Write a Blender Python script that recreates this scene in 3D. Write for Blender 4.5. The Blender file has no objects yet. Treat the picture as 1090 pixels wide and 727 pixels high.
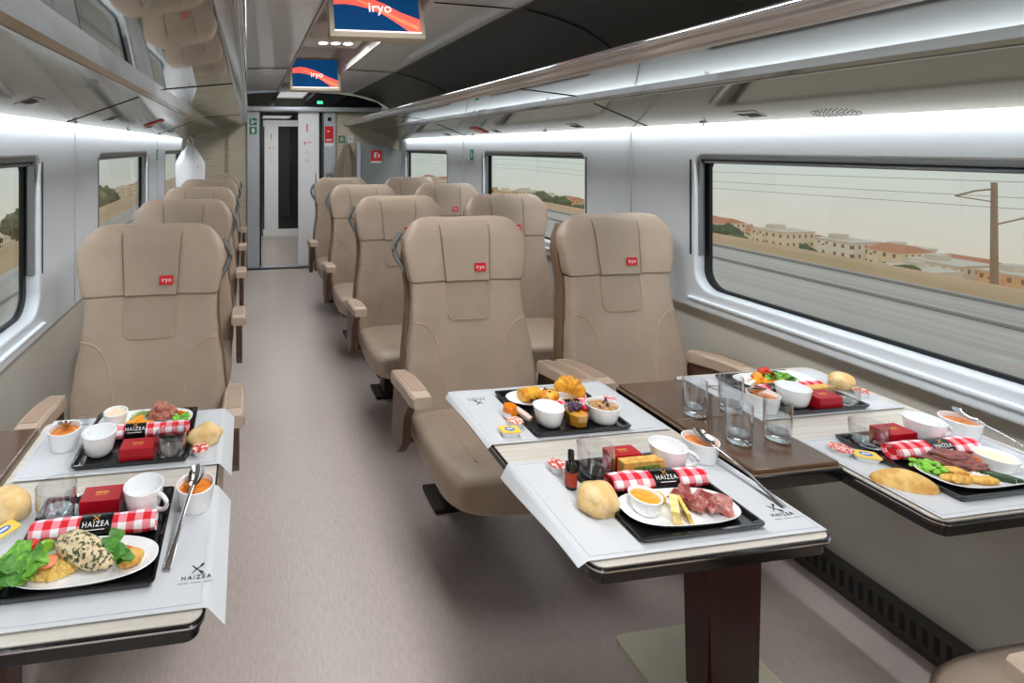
import bpy, bmesh, math, random
from math import sin, cos, pi, radians, sqrt, atan2
from mathutils import Vector, Matrix, noise
random.seed(7)
SC = bpy.context.scene
COL = SC.collection

# ------------------------------------------------------------------ materials
def lin(c):
    return tuple(((v/255)/12.92 if v/255 <= .04045 else ((v/255+.055)/1.055)**2.4) for v in c) + (1.,)
class NT:
    def __init__(s, name):
        s.m = bpy.data.materials.new(name); s.m.use_nodes = True
        s.t = s.m.node_tree; s.n = s.t.nodes; s.l = s.t.links
        s.b = s.n['Principled BSDF']; s.out = s.n['Material Output']
    def add(s, typ, **kw):
        n = s.n.new(typ)
        for k, v in kw.items():
            if k.startswith('i_'):
                n.inputs[k[2:].replace('_', ' ')].default_value = v
            else: setattr(n, k, v)
        return n
    def link(s, a, b): s.l.new(a, b)
    def math(s, op, a, b=0.0):
        n = s.n.new('ShaderNodeMath'); n.operation = op
        for i, v in ((0, a), (1, b)):
            if isinstance(v, (int, float)): n.inputs[i].default_value = v
            else: s.l.new(v, n.inputs[i])
        return n.outputs[0]
def mat(name, c, rough=.5, metal=0, spec=.5, coat=0, trans=0, ior=1.45, emit=None, estr=0,
        var=None, vscale=(20, 20, 20), bump=0, bscale=200, detail=3, lo=.35, hi=.65, coords='Object', sss=0, sheen=0):
    k = NT(name); b = k.b
    b.inputs['Base Color'].default_value = lin(c)
    b.inputs['Roughness'].default_value = rough; b.inputs['Metallic'].default_value = metal
    b.inputs['Specular IOR Level'].default_value = spec; b.inputs['Coat Weight'].default_value = coat
    b.inputs['Transmission Weight'].default_value = trans; b.inputs['IOR'].default_value = ior
    if sheen: b.inputs['Sheen Weight'].default_value = sheen
    if sss:
        b.inputs['Subsurface Weight'].default_value = sss; b.inputs['Subsurface Radius'].default_value = (.01, .006, .003)
        b.inputs['Subsurface Scale'].default_value = 1
    if emit:
        b.inputs['Emission Color'].default_value = lin(emit); b.inputs['Emission Strength'].default_value = estr
    if var or bump:
        tc = k.add('ShaderNodeTexCoord')
    if var:
        mp = k.add('ShaderNodeMapping'); mp.inputs['Scale'].default_value = vscale
        k.link(tc.outputs[coords], mp.inputs['Vector'])
        nz = k.add('ShaderNodeTexNoise', i_Scale=1.0, i_Detail=float(detail), i_Roughness=.6)
        k.link(mp.outputs[0], nz.inputs['Vector'])
        rp = k.add('ShaderNodeValToRGB'); e = rp.color_ramp.elements
        e[0].position = lo; e[0].color = lin(c); e[1].position = hi; e[1].color = lin(var)
        k.link(nz.outputs['Fac'], rp.inputs[0]); k.link(rp.outputs[0], b.inputs['Base Color'])
    if bump:
        nb = k.add('ShaderNodeTexNoise', i_Scale=float(bscale), i_Detail=2.0)
        k.link(tc.outputs[coords], nb.inputs['Vector'])
        bp = k.add('ShaderNodeBump', i_Strength=bump, i_Distance=.002)
        k.link(nb.outputs['Fac'], bp.inputs['Height']); k.link(bp.outputs[0], b.inputs['Normal'])
    return k.m
M = {}
M['leather'] = mat('leather', (176, 157, 140), .4, var=(168, 149, 132), vscale=(6, 6, 6), bump=.25, bscale=260)
M['cover_hem'] = mat('cover_hem', (126, 106, 88), .6)
M['leather_seam'] = mat('leather_seam', (190, 166, 140), .6)
M['leather_dark'] = mat('leather_dark', (166, 149, 131), .45, bump=.25, bscale=260)
M['shell'] = mat('seat_shell', (122, 96, 72), .45)
M['arm'] = mat('armrest_plastic', (196, 176, 156), .4, bump=.1, bscale=300)
M['arm_inlay'] = mat('armrest_inlay', (176, 150, 130), .5, bump=.2, bscale=400)
M['arm_side'] = mat('armrest_wood', (104, 78, 60), .4, var=(88, 64, 48), vscale=(4, 30, 60))
M['grey_metal'] = mat('grey_metal', (150, 155, 160), .3, .8)
M['dark_metal'] = mat('dark_metal', (52, 48, 46), .4, .5)
M['chrome'] = mat('chrome', (225, 228, 232), .08, 1)
M['steel'] = mat('steel', (205, 205, 208), .12, 1)
M['red'] = mat('tag_red', (205, 22, 34), .45)
M['border_print'] = mat('border_print', (196, 199, 206), .8)
M['skirting'] = mat('skirting_grey', (74, 72, 68), .5, .3)
M['white'] = mat('white_plastic', (238, 240, 242), .45)
M['porcelain'] = mat('porcelain', (242, 243, 244), .15, coat=.3)
M['black'] = mat('black_plastic', (14, 15, 18), .22, coat=.2)
M['rubber'] = mat('black_rubber', (16, 17, 20), .45)
M['paper'] = mat('paper', (202, 204, 207), .8)
M['ink'] = mat('ink', (45, 45, 50), .7)
M['ink_pale'] = mat('ink_pale', (150, 152, 158), .7)
M['lettering_white'] = mat('lettering_white', (240, 240, 240), .6)
M['gold'] = mat('gold_print', (225, 170, 80), .35, .4)
M['box_red'] = mat('box_red', (168, 14, 30), .4)
M['wall_white'] = mat('wall_white', (218, 225, 231), .4, bump=.03, bscale=80)
M['wall_grey'] = mat('wall_grey', (206, 203, 193), .6, bump=.15, bscale=500)
M['ceiling'] = mat('ceiling_panel', (246, 248, 248), .3, coat=.35)
M['cove'] = mat('ceiling_cove', (84, 80, 73), .3)
M['channel'] = mat('ceiling_channel', (205, 200, 192), .5)
M['gap'] = mat('panel_gap', (20, 20, 22), .6)
M['alu'] = mat('door_aluminium', (186, 193, 200), .35, .35)
M['pillar_brown'] = mat('table_leg_wood', (72, 34, 26), .3, var=(52, 24, 20), vscale=(40, 40, 4), coat=.2)
M['baseplate'] = mat('base_plate_paint', (206, 202, 180), .5)
M['console'] = mat('console_leather', (94, 69, 51), .16, coat=.5, bump=.08, bscale=300)
M['console_edge'] = mat('console_edge', (120, 102, 84), .35)
M['floor'] = mat('floor_vinyl', (194, 181, 174), .3, var=(181, 168, 161), vscale=(120, 30, 1), detail=6, bump=.12, bscale=700)
M['oak'] = mat('pale_oak', (206, 198, 178), .5, var=(186, 176, 152), vscale=(3, 3, 45), detail=5)
M['laminate'] = mat('table_laminate', (212, 206, 197), .4, var=(192, 184, 172), vscale=(3, 90, 1), detail=5)
M['rack_bronze'] = mat('rack_bronze', (166, 159, 142), .1, .7)
M['rack_mirror'] = mat('rack_mirror', (172, 173, 168), .04, 1)
M['rack_silver'] = mat('rack_silver', (214, 216, 218), .18, .8)
M['lamp'] = mat('lamp_glow', (255, 255, 255), .5, emit=(245, 250, 255), estr=14)
M['strip'] = mat('strip_glow', (255, 255, 255), .5, emit=(240, 247, 255), estr=3.2)
M['screen_blue'] = mat('screen_blue', (4, 40, 80), .12, emit=(4, 62, 108), estr=.72)
M['screen_coral'] = mat('screen_coral', (235, 90, 80), .3, emit=(245, 96, 82), estr=.85)
M['screen_orange'] = mat('screen_orange', (250, 130, 90), .3, emit=(252, 136, 92), estr=.85)
M['screen_white'] = mat('screen_white', (250, 250, 250), .3, emit=(255, 235, 240), estr=1)
M['bezel'] = mat('monitor_bezel', (196, 184, 164), .4)
M['sign_green'] = mat('sign_green', (16, 130, 96), .5)
M['sign_glow'] = mat('sign_green_glow', (60, 220, 140), .5, emit=(60, 240, 140), estr=2.5)
M['sign_red'] = mat('sign_red', (214, 24, 32), .5)
M['dark_glass'] = mat('dark_glass', (26, 30, 32), .06, coat=.4)
M['grey_glass'] = mat('grey_partition', (132, 136, 136), .15, coat=.3)
M['cloth_white'] = mat('cloth_white', (240, 241, 245), .8)
M['cloth_brown'] = mat('coat_cloth', (132, 122, 108), .85)
M['pane'] = None
k = NT('window_pane'); k.n.remove(k.b)
gl = k.add('ShaderNodeBsdfGlossy', i_Roughness=.0); tr = k.add('ShaderNodeBsdfTransparent'); tr.inputs[0].default_value = (.95, .96, .95, 1)
lw = k.add('ShaderNodeLayerWeight'); mx = k.add('ShaderNodeMixShader')
k.link(k.math('ADD', k.math('MULTIPLY', k.math('POWER', lw.outputs['Facing'], 5.0), .6), .03), mx.inputs[0]); k.link(tr.outputs[0], mx.inputs[1]); k.link(gl.outputs[0], mx.inputs[2]); k.link(mx.outputs[0], k.out.inputs[0])
M['pane'] = k.m
k = NT('tumbler_glass'); k.n.remove(k.b)
gl = k.add('ShaderNodeBsdfGlossy', i_Roughness=.0); tr = k.add('ShaderNodeBsdfTransparent'); tr.inputs[0].default_value = (.965, .975, .98, 1)
lw = k.add('ShaderNodeLayerWeight'); mx = k.add('ShaderNodeMixShader')
k.link(k.math('ADD', k.math('MULTIPLY', k.math('POWER', lw.outputs['Facing'], 2.2), .9), .07), mx.inputs[0])
k.link(tr.outputs[0], mx.inputs[1]); k.link(gl.outputs[0], mx.inputs[2]); k.link(mx.outputs[0], k.out.inputs[0]); M['glass'] = k.m
M['thick_glass'] = mat('thick_glass', (245, 250, 252), .0, trans=1, ior=1.45)
# gingham from the roll's UVs (u along the roll, v around it)
k = NT('gingham'); uv = k.add('ShaderNodeTexCoord'); sp = k.add('ShaderNodeSeparateXYZ'); k.link(uv.outputs['UV'], sp.inputs[0])
fa = k.math('LESS_THAN', k.math('FRACT', sp.outputs[0]), .5); fb = k.math('LESS_THAN', k.math('FRACT', sp.outputs[1]), .5)
sm = k.math('MULTIPLY', k.math('ADD', fa, fb), .5)
rp = k.add('ShaderNodeValToRGB'); rp.color_ramp.interpolation = 'CONSTANT'; e = rp.color_ramp.elements
e[0].color = lin((244, 240, 242)); e[1].position = .75; e[1].color = lin((214, 20, 36)); x = e.new(.25); x.color = lin((236, 140, 152))
k.link(sm, rp.inputs[0]); k.link(rp.outputs[0], k.b.inputs['Base Color']); k.b.inputs['Roughness'].default_value = .85; M['gingham'] = k.m
# food
def food(n, c, v=None, vs=80, r=.5, bump=.4, bs=250, lo=.4, hi=.6, **kw):
    M[n] = mat('food_' + n, c, r, var=v, vscale=(vs,)*3, bump=bump, bscale=bs, lo=lo, hi=hi, **kw)
food('bread', (222, 184, 122), (238, 208, 156), 35, .65)
food('bread_side', (232, 196, 120), (214, 160, 84), 45, .65)
food('soup', (226, 120, 24), (236, 146, 60), 60, .2, .1)
food('cream', (240, 214, 178), (246, 226, 196), 60, .35, .15)
food('sauce', (226, 150, 40), (238, 172, 62), 90, .25, .2)
food('yogurt', (246, 244, 240), None, r=.3, bump=.1)
food('chicken', (226, 204, 164), (66, 76, 44), 150, .5, .8, 160, .5, .56)
food('couscous', (236, 210, 130), (220, 176, 84), 140, .6, .6)
food('leaf', (88, 150, 44), (130, 186, 66), 60, .45, .2)
food('leaf_dark', (58, 118, 34), (92, 150, 52), 60, .45, .2)
food('lime', (120, 176, 44), (160, 204, 80), 80, .3, .3)
food('tomato', (206, 40, 26), (226, 74, 40), 60, .2, .1)
food('salmon', (232, 122, 78), (240, 156, 110), 80, .4, .2)
food('pepper', (226, 92, 20), (236, 128, 30), 80, .25, .2)
food('potato', (228, 186, 96), (206, 146, 58), 70, .5, .4)
food('edamame', (140, 204, 70), (112, 182, 48), 60, .3, .2)
food('meat', (152, 92, 84), (120, 76, 74), 70, .45, .6)
food('tuna', (192, 130, 110), (164, 98, 84), 90, .5, .7)
food('orange', (246, 158, 30), (250, 180, 66), 60, .3, .3)
food('cucumber', (42, 74, 34), (30, 54, 26), 60, .3, .2)
food('zucchini', (176, 200, 130), (120, 160, 80), 60, .4, .2)
food('rice', (242, 236, 222), None, r=.5)
food('feta', (246, 244, 234), None, r=.5)
food('olive', (44, 34, 36), None, r=.25)
food('corn', (244, 206, 70), None, r=.35)
food('cheese', (240, 212, 120), (226, 190, 92), 60, .4, .2)
food('cheese_pale', (242, 222, 160), (232, 204, 126), 90, .4, .3)
food('ham', (164, 84, 80), (220, 172, 160), 60, .35, .3, lo=.45, hi=.68)
food('pastry', (236, 178, 58), (214, 132, 30), 45, .35, .5)
food('pastry_deep', (240, 188, 70), (208, 124, 26), 50, .3, .5)
food('choc', (58, 32, 22), None, r=.35)
food('berry', (52, 30, 56), (74, 36, 66), 90, .3, .5)
food('raspberry', (190, 26, 56), (150, 14, 40), 120, .35, .6)
food('granola', (216, 180, 130), (180, 130, 84), 120, .6, .7)
food('juice', (240, 160, 30), (246, 182, 60), 50, .2, 0)
food('crust', (230, 186, 104), (206, 150, 66), 60, .45, .5)
food('herb', (120, 150, 60), (90, 124, 44), 90, .5, .4)
M['jam'] = mat('jam', (232, 128, 18), .15, coat=.4)
M['lid_orange'] = mat('lid_orange', (236, 110, 70), .4, var=(246, 238, 232), vscale=(160, 160, 160), lo=.48, hi=.52)
M['lid_red'] = mat('foil_red', (206, 60, 56), .35, var=(240, 226, 214), vscale=(150, 150, 150), lo=.5, hi=.54)
M['lid_yellow'] = mat('foil_yellow', (240, 206, 90), .35)
M['label_blue'] = mat('label_blue', (60, 110, 190), .4)
M['label_pale'] = mat('label_pale', (232, 236, 240), .4)
M['tub'] = mat('clear_tub', (232, 230, 226), .2)
M['bottle_dark'] = mat('oil_bottle', (20, 16, 14), .12, coat=.4)
M['label_rust'] = mat('label_rust', (166, 58, 36), .5)
M['sachet'] = mat('sachet_paper', (226, 204, 190), .6)

# ------------------------------------------------------------------ mesh helpers
def bx(b, c, s, bev=0, seg=2, rot=None):
    r = bmesh.ops.create_cube(b, size=1); vs = r['verts']
    bmesh.ops.scale(b, vec=Vector(s), verts=vs)
    if bev:
        es = list({e for v in vs for e in v.link_edges})
        r2 = bmesh.ops.bevel(b, geom=es, offset=bev, segments=seg, profile=.5, affect='EDGES')
        vs = list({v for f in r2['faces'] for v in f.verts} | {v for v in vs if v.is_valid})
    if rot is not None: bmesh.ops.transform(b, matrix=rot.to_4x4(), verts=vs)
    bmesh.ops.translate(b, vec=Vector(c), verts=vs)
    return vs
def loft(b, rings, close=True, cap=True, uvs=None):
    uvl = b.loops.layers.uv.verify() if uvs else None
    R = [[b.verts.new(p) for p in r] for r in rings]
    n = len(R[0]); m = n if close else n - 1
    for i in range(len(R) - 1):
        for j in range(m):
            j2 = (j + 1) % n
            f = b.faces.new((R[i][j], R[i][j2], R[i+1][j2], R[i+1][j]))
            if uvs:
                us, vv = uvs
                for lp, (a, q) in zip(f.loops, ((i, j), (i, j+1), (i+1, j+1), (i+1, j))): lp[uvl].uv = (us[a], vv*q/m)
    if cap and close:
        b.faces.new(R[0][::-1]); b.faces.new(R[-1])
    return R
def lathe(b, prof, n=24, c=(0, 0, 0), sx=1, sy=1):
    rings = []
    for r, z in prof:
        rings.append([Vector((c[0] + max(r, 1e-4)*sx*cos(2*pi*i/n), c[1] + max(r, 1e-4)*sy*sin(2*pi*i/n), c[2] + z)) for i in range(n)])
    return loft(b, rings)
def tube(b, pts, r, n=8, closed=False, flat=1):
    pts = [Vector(p) for p in pts]; N = len(pts); rings = []
    up = Vector((0, 0, 1))
    for i, p in enumerate(pts):
        d = (pts[min(i+1, N-1)] - pts[max(i-1, 0)]).normalized()
        if closed: d = (pts[(i+1) % N] - pts[i-1]).normalized()
        s = d.cross(up)
        if s.length < 1e-3: s = d.cross(Vector((0, 1, 0)))
        s.normalize(); u = s.cross(d)
        rr = r[i] if isinstance(r, (list, tuple)) else r
        rings.append([p + s*cos(2*pi*j/n)*rr + u*sin(2*pi*j/n)*rr*flat for j in range(n)])
    if closed: rings.append(rings[0]); loft(b, rings, cap=False); bmesh.ops.remove_doubles(b, verts=b.verts, dist=1e-6)
    else: loft(b, rings)
def prism(b, poly, h, fr=None, h0=0):
    """poly 2-D, extruded along third axis of fr (Matrix)"""
    fr = fr or Matrix.Identity(4)
    lo = [b.verts.new(fr @ Vector((x, y, h0))) for x, y in poly]; hi = [b.verts.new(fr @ Vector((x, y, h))) for x, y in poly]
    n = len(poly)
    b.faces.new(lo[::-1]); b.faces.new(hi)
    for i in range(n): b.faces.new((lo[i], lo[(i+1) % n], hi[(i+1) % n], hi[i]))
def grid(b, fn, nu, nv):
    V = [[b.verts.new(fn(i/nu, j/nv)) for j in range(nv+1)] for i in range(nu+1)]
    for i in range(nu):
        for j in range(nv): b.faces.new((V[i][j], V[i+1][j], V[i+1][j+1], V[i][j+1]))
def sheet(b, fn, nu, nv, t):
    """a closed thin sheet of thickness t (downwards along z)"""
    A = [[b.verts.new(fn(i/nu, j/nv)) for j in range(nv+1)] for i in range(nu+1)]
    B = [[b.verts.new(Vector(fn(i/nu, j/nv)) - Vector((0, 0, t))) for j in range(nv+1)] for i in range(nu+1)]
    for i in range(nu):
        for j in range(nv):
            b.faces.new((A[i][j], A[i+1][j], A[i+1][j+1], A[i][j+1])); b.faces.new((B[i][j], B[i][j+1], B[i+1][j+1], B[i+1][j]))
    for i in range(nu):
        b.faces.new((A[i+1][0], A[i][0], B[i][0], B[i+1][0])); b.faces.new((A[i][nv], A[i+1][nv], B[i+1][nv], B[i][nv]))
    for j in range(nv):
        b.faces.new((A[0][j], A[0][j+1], B[0][j+1], B[0][j])); b.faces.new((A[nu][j+1], A[nu][j], B[nu][j], B[nu][j+1]))
def blob(b, c, s, sub=3, amp=.12, fq=2.2, seed=0, flat=None, rot=None):
    r = bmesh.ops.create_icosphere(b, subdivisions=sub, radius=1); vs = r['verts']
    off = Vector((seed*3.7, seed*1.3, seed*2.1))
    for v in vs:
        v.co *= 1 + amp*noise.noise(v.co*fq + off)
        if flat is not None and v.co.z < flat: v.co.z = flat
        v.co = Vector((v.co.x*s[0], v.co.y*s[1], v.co.z*s[2]))
        if rot is not None: v.co = rot @ v.co
        v.co += Vector(c)
def emit(name, b, m, parent=None, ang=40, loc=None):
    bmesh.ops.recalc_face_normals(b, faces=b.faces)
    me = bpy.data.meshes.new(name); b.to_mesh(me); b.free()
    for mm in (m if isinstance(m, list) else [m]): me.materials.append(M[mm] if isinstance(mm, str) else mm)
    for p in me.polygons: p.use_smooth = True
    me.set_sharp_from_angle(angle=radians(ang))
    o = bpy.data.objects.new(name, me); COL.objects.link(o)
    if loc: o.location = loc
    if parent is not None: o.parent = parent
    wn = o.modifiers.new('weighted_normal', 'WEIGHTED_NORMAL'); wn.keep_sharp = True
    return o
def BM(): return bmesh.new()
def curve_mesh(name, loops, h, bevel=0):
    cu = bpy.data.curves.new(name, 'CURVE'); cu.dimensions = '2D'; cu.fill_mode = 'BOTH'; cu.extrude = h/2 - bevel; cu.bevel_depth = bevel; cu.bevel_resolution = 1
    for L in loops:
        s = cu.splines.new('POLY'); s.points.add(len(L) - 1); s.use_cyclic_u = True
        for p, (x, y) in zip(s.points, L): p.co = (x, y, 0, 1)
    o = bpy.data.objects.new('tmp', cu); COL.objects.link(o)
    dg = bpy.context.evaluated_depsgraph_get(); dg.update()
    me = bpy.data.meshes.new_from_object(o.evaluated_get(dg)); bpy.data.objects.remove(o); bpy.data.curves.remove(cu)
    return me
def holed(name, loops, h, fr, m, parent=None, bevel=0):
    me = curve_mesh(name, loops, h, bevel); me.transform(fr); me.name = name
    b = BM(); b.from_mesh(me); bpy.data.meshes.remove(me)
    return emit(name, b, m, parent, 35)
def rrect(x0, x1, y0, y1, r, n=6, rt=None):
    rt = r if rt is None else rt; P = []
    for cx, cy, a0, q in ((x1-r, y0+r, -pi/2, r), (x1-rt, y1-rt, 0, rt), (x0+rt, y1-rt, pi/2, rt), (x0+r, y0+r, pi, r)):
        for i in range(n+1): a = a0 + pi/2*i/n; P.append((cx + q*cos(a), cy + q*sin(a)))
    return P
TXT = {}
def text_mesh(s, size, ext=.0003, spacing=1, align='CENTER'):
    key = (s, size, ext, spacing)
    if key in TXT: return TXT[key]
    cu = bpy.data.curves.new('t', 'FONT'); cu.body = s; cu.size = size; cu.extrude = ext; cu.align_x = align; cu.align_y = 'CENTER'; cu.space_character = spacing; cu.resolution_u = 3
    o = bpy.data.objects.new('tmp', cu); COL.objects.link(o)
    dg = bpy.context.evaluated_depsgraph_get(); dg.update()
    me = bpy.data.meshes.new_from_object(o.evaluated_get(dg)); bpy.data.objects.remove(o); bpy.data.curves.remove(cu)
    TXT[key] = me
    return me
def text(name, s, size, m, parent, fr, ext=.0003, spacing=1, sx=1):
    me = text_mesh(s, size, ext, spacing).copy(); me.transform(fr @ Matrix.Diagonal((sx, 1, 1, 1))); me.materials.clear(); me.materials.append(M[m]); me.name = name
    o = bpy.data.objects.new(name, me); COL.objects.link(o); o.parent = parent
    return o
def frame(o, x, y):
    """matrix with given x and y axes at origin o"""
    x = Vector(x).normalized(); y = Vector(y).normalized(); z = x.cross(y).normalized(); y = z.cross(x)
    return Matrix(((x.x, y.x, z.x, o[0]), (x.y, y.y, z.y, o[1]), (x.z, y.z, z.z, o[2]), (0, 0, 0, 1)))
# ------------------------------------------------------------------ things
def tag(o, label, cat, group=None, kind=None):
    o['label'] = label; o['category'] = cat
    if group: o['group'] = group
    if kind: o['kind'] = kind
    return o
def thing(name, loc, label, cat, group=None, rz=0):
    o = bpy.data.objects.new(name, None); COL.objects.link(o); o.empty_display_size = .05
    o.location = loc; o.rotation_euler = (0, 0, rz)
    return tag(o, label, cat, group)
def struct(o): o['kind'] = 'structure'; return o
def dup(root, loc=None, rz=None, label=None, skip=(), group=None):
    c = root.copy(); COL.objects.link(c)
    if loc is not None: c.location = loc
    if rz is not None: c.rotation_euler = (0, 0, rz)
    if label: c['label'] = label
    if group: c['group'] = group
    def rec(src, dst):
        for ch in list(src.children):
            if ch.get('side') in skip: continue
            d = ch.copy(); COL.objects.link(d); d.parent = dst; rec(ch, d)
    rec(root, c)
    return c
ORD = ['first', 'second', 'third', 'fourth', 'fifth', 'sixth', 'seventh', 'eighth', 'ninth', 'tenth', 'eleventh', 'twelfth', 'thirteenth', 'fourteenth', 'fifteenth', 'sixteenth', 'seventeenth', 'eighteenth', 'nineteenth', 'twentieth']
# ================================================================== SETTING
CX = .56                       # carriage centre line
YE, YN = 6.3, -1.7             # end wall, near end
XL, XR = -.755, 1.875
# floor
b = BM(); bx(b, (CX, (YE+YN)/2, -.03), (2.86, YE-YN, .06)); struct(emit('floor', b, 'floor'))
def YZ(x): return Matrix(((0, 0, 1, x), (1, 0, 0, 0), (0, 1, 0, 0), (0, 0, 0, 1)))   # 2-D (y,z) -> plane x
WIN_R = [(-.85+.0, .45), (.62, 1.95), (2.67, 3.95), (4.72, 6.04)]
WIN_R = [(-1.42, -.1), (.62, 1.95), (2.67, 3.95), (4.72, 6.04)]
WIN_L = [(-1.35, -.05), (.68, 2.0), (2.74, 4.02), (4.82, 6.06)]
wn = 0
ZS, ZT = .835, 1.405
for sg, X, WS, nm in ((1, XR, WIN_R, 'right'), (-1, XL, WIN_L, 'left')):
    holes = [rrect(a, c, ZS, ZT, .085, 7, .045) for a, c in WS]
    xin = X - sg*.028                                         # inner face of the white upper wall
    fr = YZ(xin + sg*.035)
    w = holed('wall_'+nm, [[(YN, .765), (YE, .765), (YE, 1.56), (YN, 1.56)]] + holes, .07, fr, 'wall_white', None, .008); struct(w)
    # lower grey wall, slightly recessed
    b = BM(); bx(b, (X + sg*.055, (YE+YN)/2, .385), (.05, YE-YN, .77)); struct(emit('wall_%s_lower' % nm, b, 'wall_grey'))
    # heater skirting with its slots
    b = BM(); bx(b, (X + sg*.012, (YE+YN)/2, .05), (.035, YE-YN, .1), .006); sk = struct(emit('baseboard_'+nm, b, 'skirting'))
    b = BM()
    for i in range(290):
        y = YN + .3 + i*.026
        if y < YE-.2: bx(b, (X - sg*.0055, y, .06), (.002, .012, .05))
    emit('slots', b, 'gap', sk)
    for i, (a, c) in enumerate(WS):
        wn += 1
        # black gasket ring round the pane
        P0 = rrect(a+.002, c-.002, ZS+.002, ZT-.002, .085, 7, .045); P1 = rrect(a+.034, c-.034, ZS+.02, ZT-.03, .07, 7, .035)
        root = holed('window_%d' % wn, [P0, P1], .014, YZ(xin + sg*.052), 'rubber'); struct(root)
        b = BM(); prism(b, rrect(a+.012, c-.012, ZS+.01, ZT-.012, .075, 7, .04), .006, YZ(xin + sg*.055)); emit('pane', b, 'pane', root)
        # blind cassette under the head of the opening
        b = BM(); bx(b, (xin+sg*.026, (a+c)/2, ZT-.014), (.04, c-a-.05, .02), .004); bx(b, (xin+sg*.030, (a+c)/2, ZT-.034), (.016, c-a-.06, .012), .003)
        emit('blind_cassette', b, 'grey_metal', root)
        for yy, s2 in ((a, 1), (c, -1)):
            b = BM(); bx(b, (xin+sg*.028, yy+s2*.012, (ZS+ZT)/2+.06), (.026, .014, ZT-ZS-.17), .003); emit('blind_guide', b, 'grey_metal', root)
            b = BM(); bx(b, (xin-sg*.0005, yy-s2*.013, (ZS+ZT)/2+.06), (.004, .008, .40), .001); emit('emergency_slot', b, 'gap', root)
        # grooved sill ledge
        b = BM(); bx(b, (xin-sg*.004, (a+c)/2, .800), (.02, c-a+.04, .012), .004); emit('sill', b, 'wall_white', root)
        b = BM()
        for q in (.012, .024): bx(b, (xin+sg*q, (a+c)/2, ZS+.0005), (.002, c-a-.19, .002))
        emit('sill_groove', b, 'gap', root)
    # panel joints between the windows
    for j, y in enumerate([(WS[1][1]+WS[2][0])/2, (WS[2][1]+WS[3][0])/2, (WS[0][1]+WS[1][0])/2]):
        b = BM(); bx(b, (xin-sg*.0008, y, 1.16), (.003, .006, .77)); struct(emit('trim_%d' % (wn*3+j), b, 'rack_silver'))
# near end wall (behind the viewer)
b = BM(); bx(b, (CX, YN-.03, 1.1), (2.9, .06, 2.6)); struct(emit('wall_near', b, 'oak'))
# ---- ceiling
def strip_profile(b, pts, t, y0=YN, y1=YE+2.6):
    """(x,z) polyline extruded along the carriage with thickness t upwards"""
    rings = []
    for y in (y0, y1):
        rings.append([Vector((x, y, z)) for x, z in pts] + [Vector((x, y, z+t)) for x, z in reversed(pts)])
    loft(b, rings)
b = BM(); strip_profile(b, [(CX-.205, 2.10), (CX-.4, 2.093), (CX-.68, 2.078)], .02, y1=YE-.095)
strip_profile(b, [(CX+.262, 2.10), (CX+.4, 2.095), (CX+.68, 2.078)], .02, y1=YE-.095); ce = struct(emit('ceiling', b, 'ceiling'))
b = BM()
for s in (1, -1):
    pr = [(.683, 2.07), (.75, 2.055), (.86, 2.03), (.99, 1.985), (1.1, 1.925), (1.2, 1.84), (1.27, 1.73), (1.31, 1.6)]
    strip_profile(b, [(CX+s*x, z) for x, z in pr], .015, y1=YE-.095)
emit('cove', b, 'cove', ce, 50)
b = BM()
strip_profile(b, [(CX-.205, 2.34), (CX+.262, 2.34)], .02, y1=YE)
bx(b, (CX-.212, (YE+YN)/2, 2.22), (.014, YE-YN, .26)); bx(b, (CX+.269, (YE+YN)/2, 2.22), (.014, YE-YN, .26)); emit('channel', b, 'channel', ce)
b = BM()                                                   # dark seams beside the channel and panel joints
bx(b, (CX-.215, (YE+YN)/2, 2.0985), (.012, YE-YN, .004)); bx(b, (CX+.276, (YE+YN)/2, 2.0985), (.008, YE-YN, .004))
for y in (.2, 2.3, 4.4):
    for x0, x1 in ((-.68, -.22), (.28, .68)): bx(b, (CX+(x0+x1)/2, y, 2.0945-.0095), (x1-x0, .0025, .0065), rot=Matrix.Rotation(.033 if x0 < 0 else -.033, 3, 'Y').inverted())
emit('seam', b, 'gap', ce)
b = BM()
for y in (.2, 2.25, 4.35):
    for s in (1, -1):
        pr = [(.70, 2.065), (.86, 2.028), (.99, 1.983), (1.1, 1.923), (1.2, 1.838)]
        tube(b, [(CX+s*x, y, z) for x, z in pr], .0045, 5)
emit('cove_seam', b, 'gap', ce)
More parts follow.
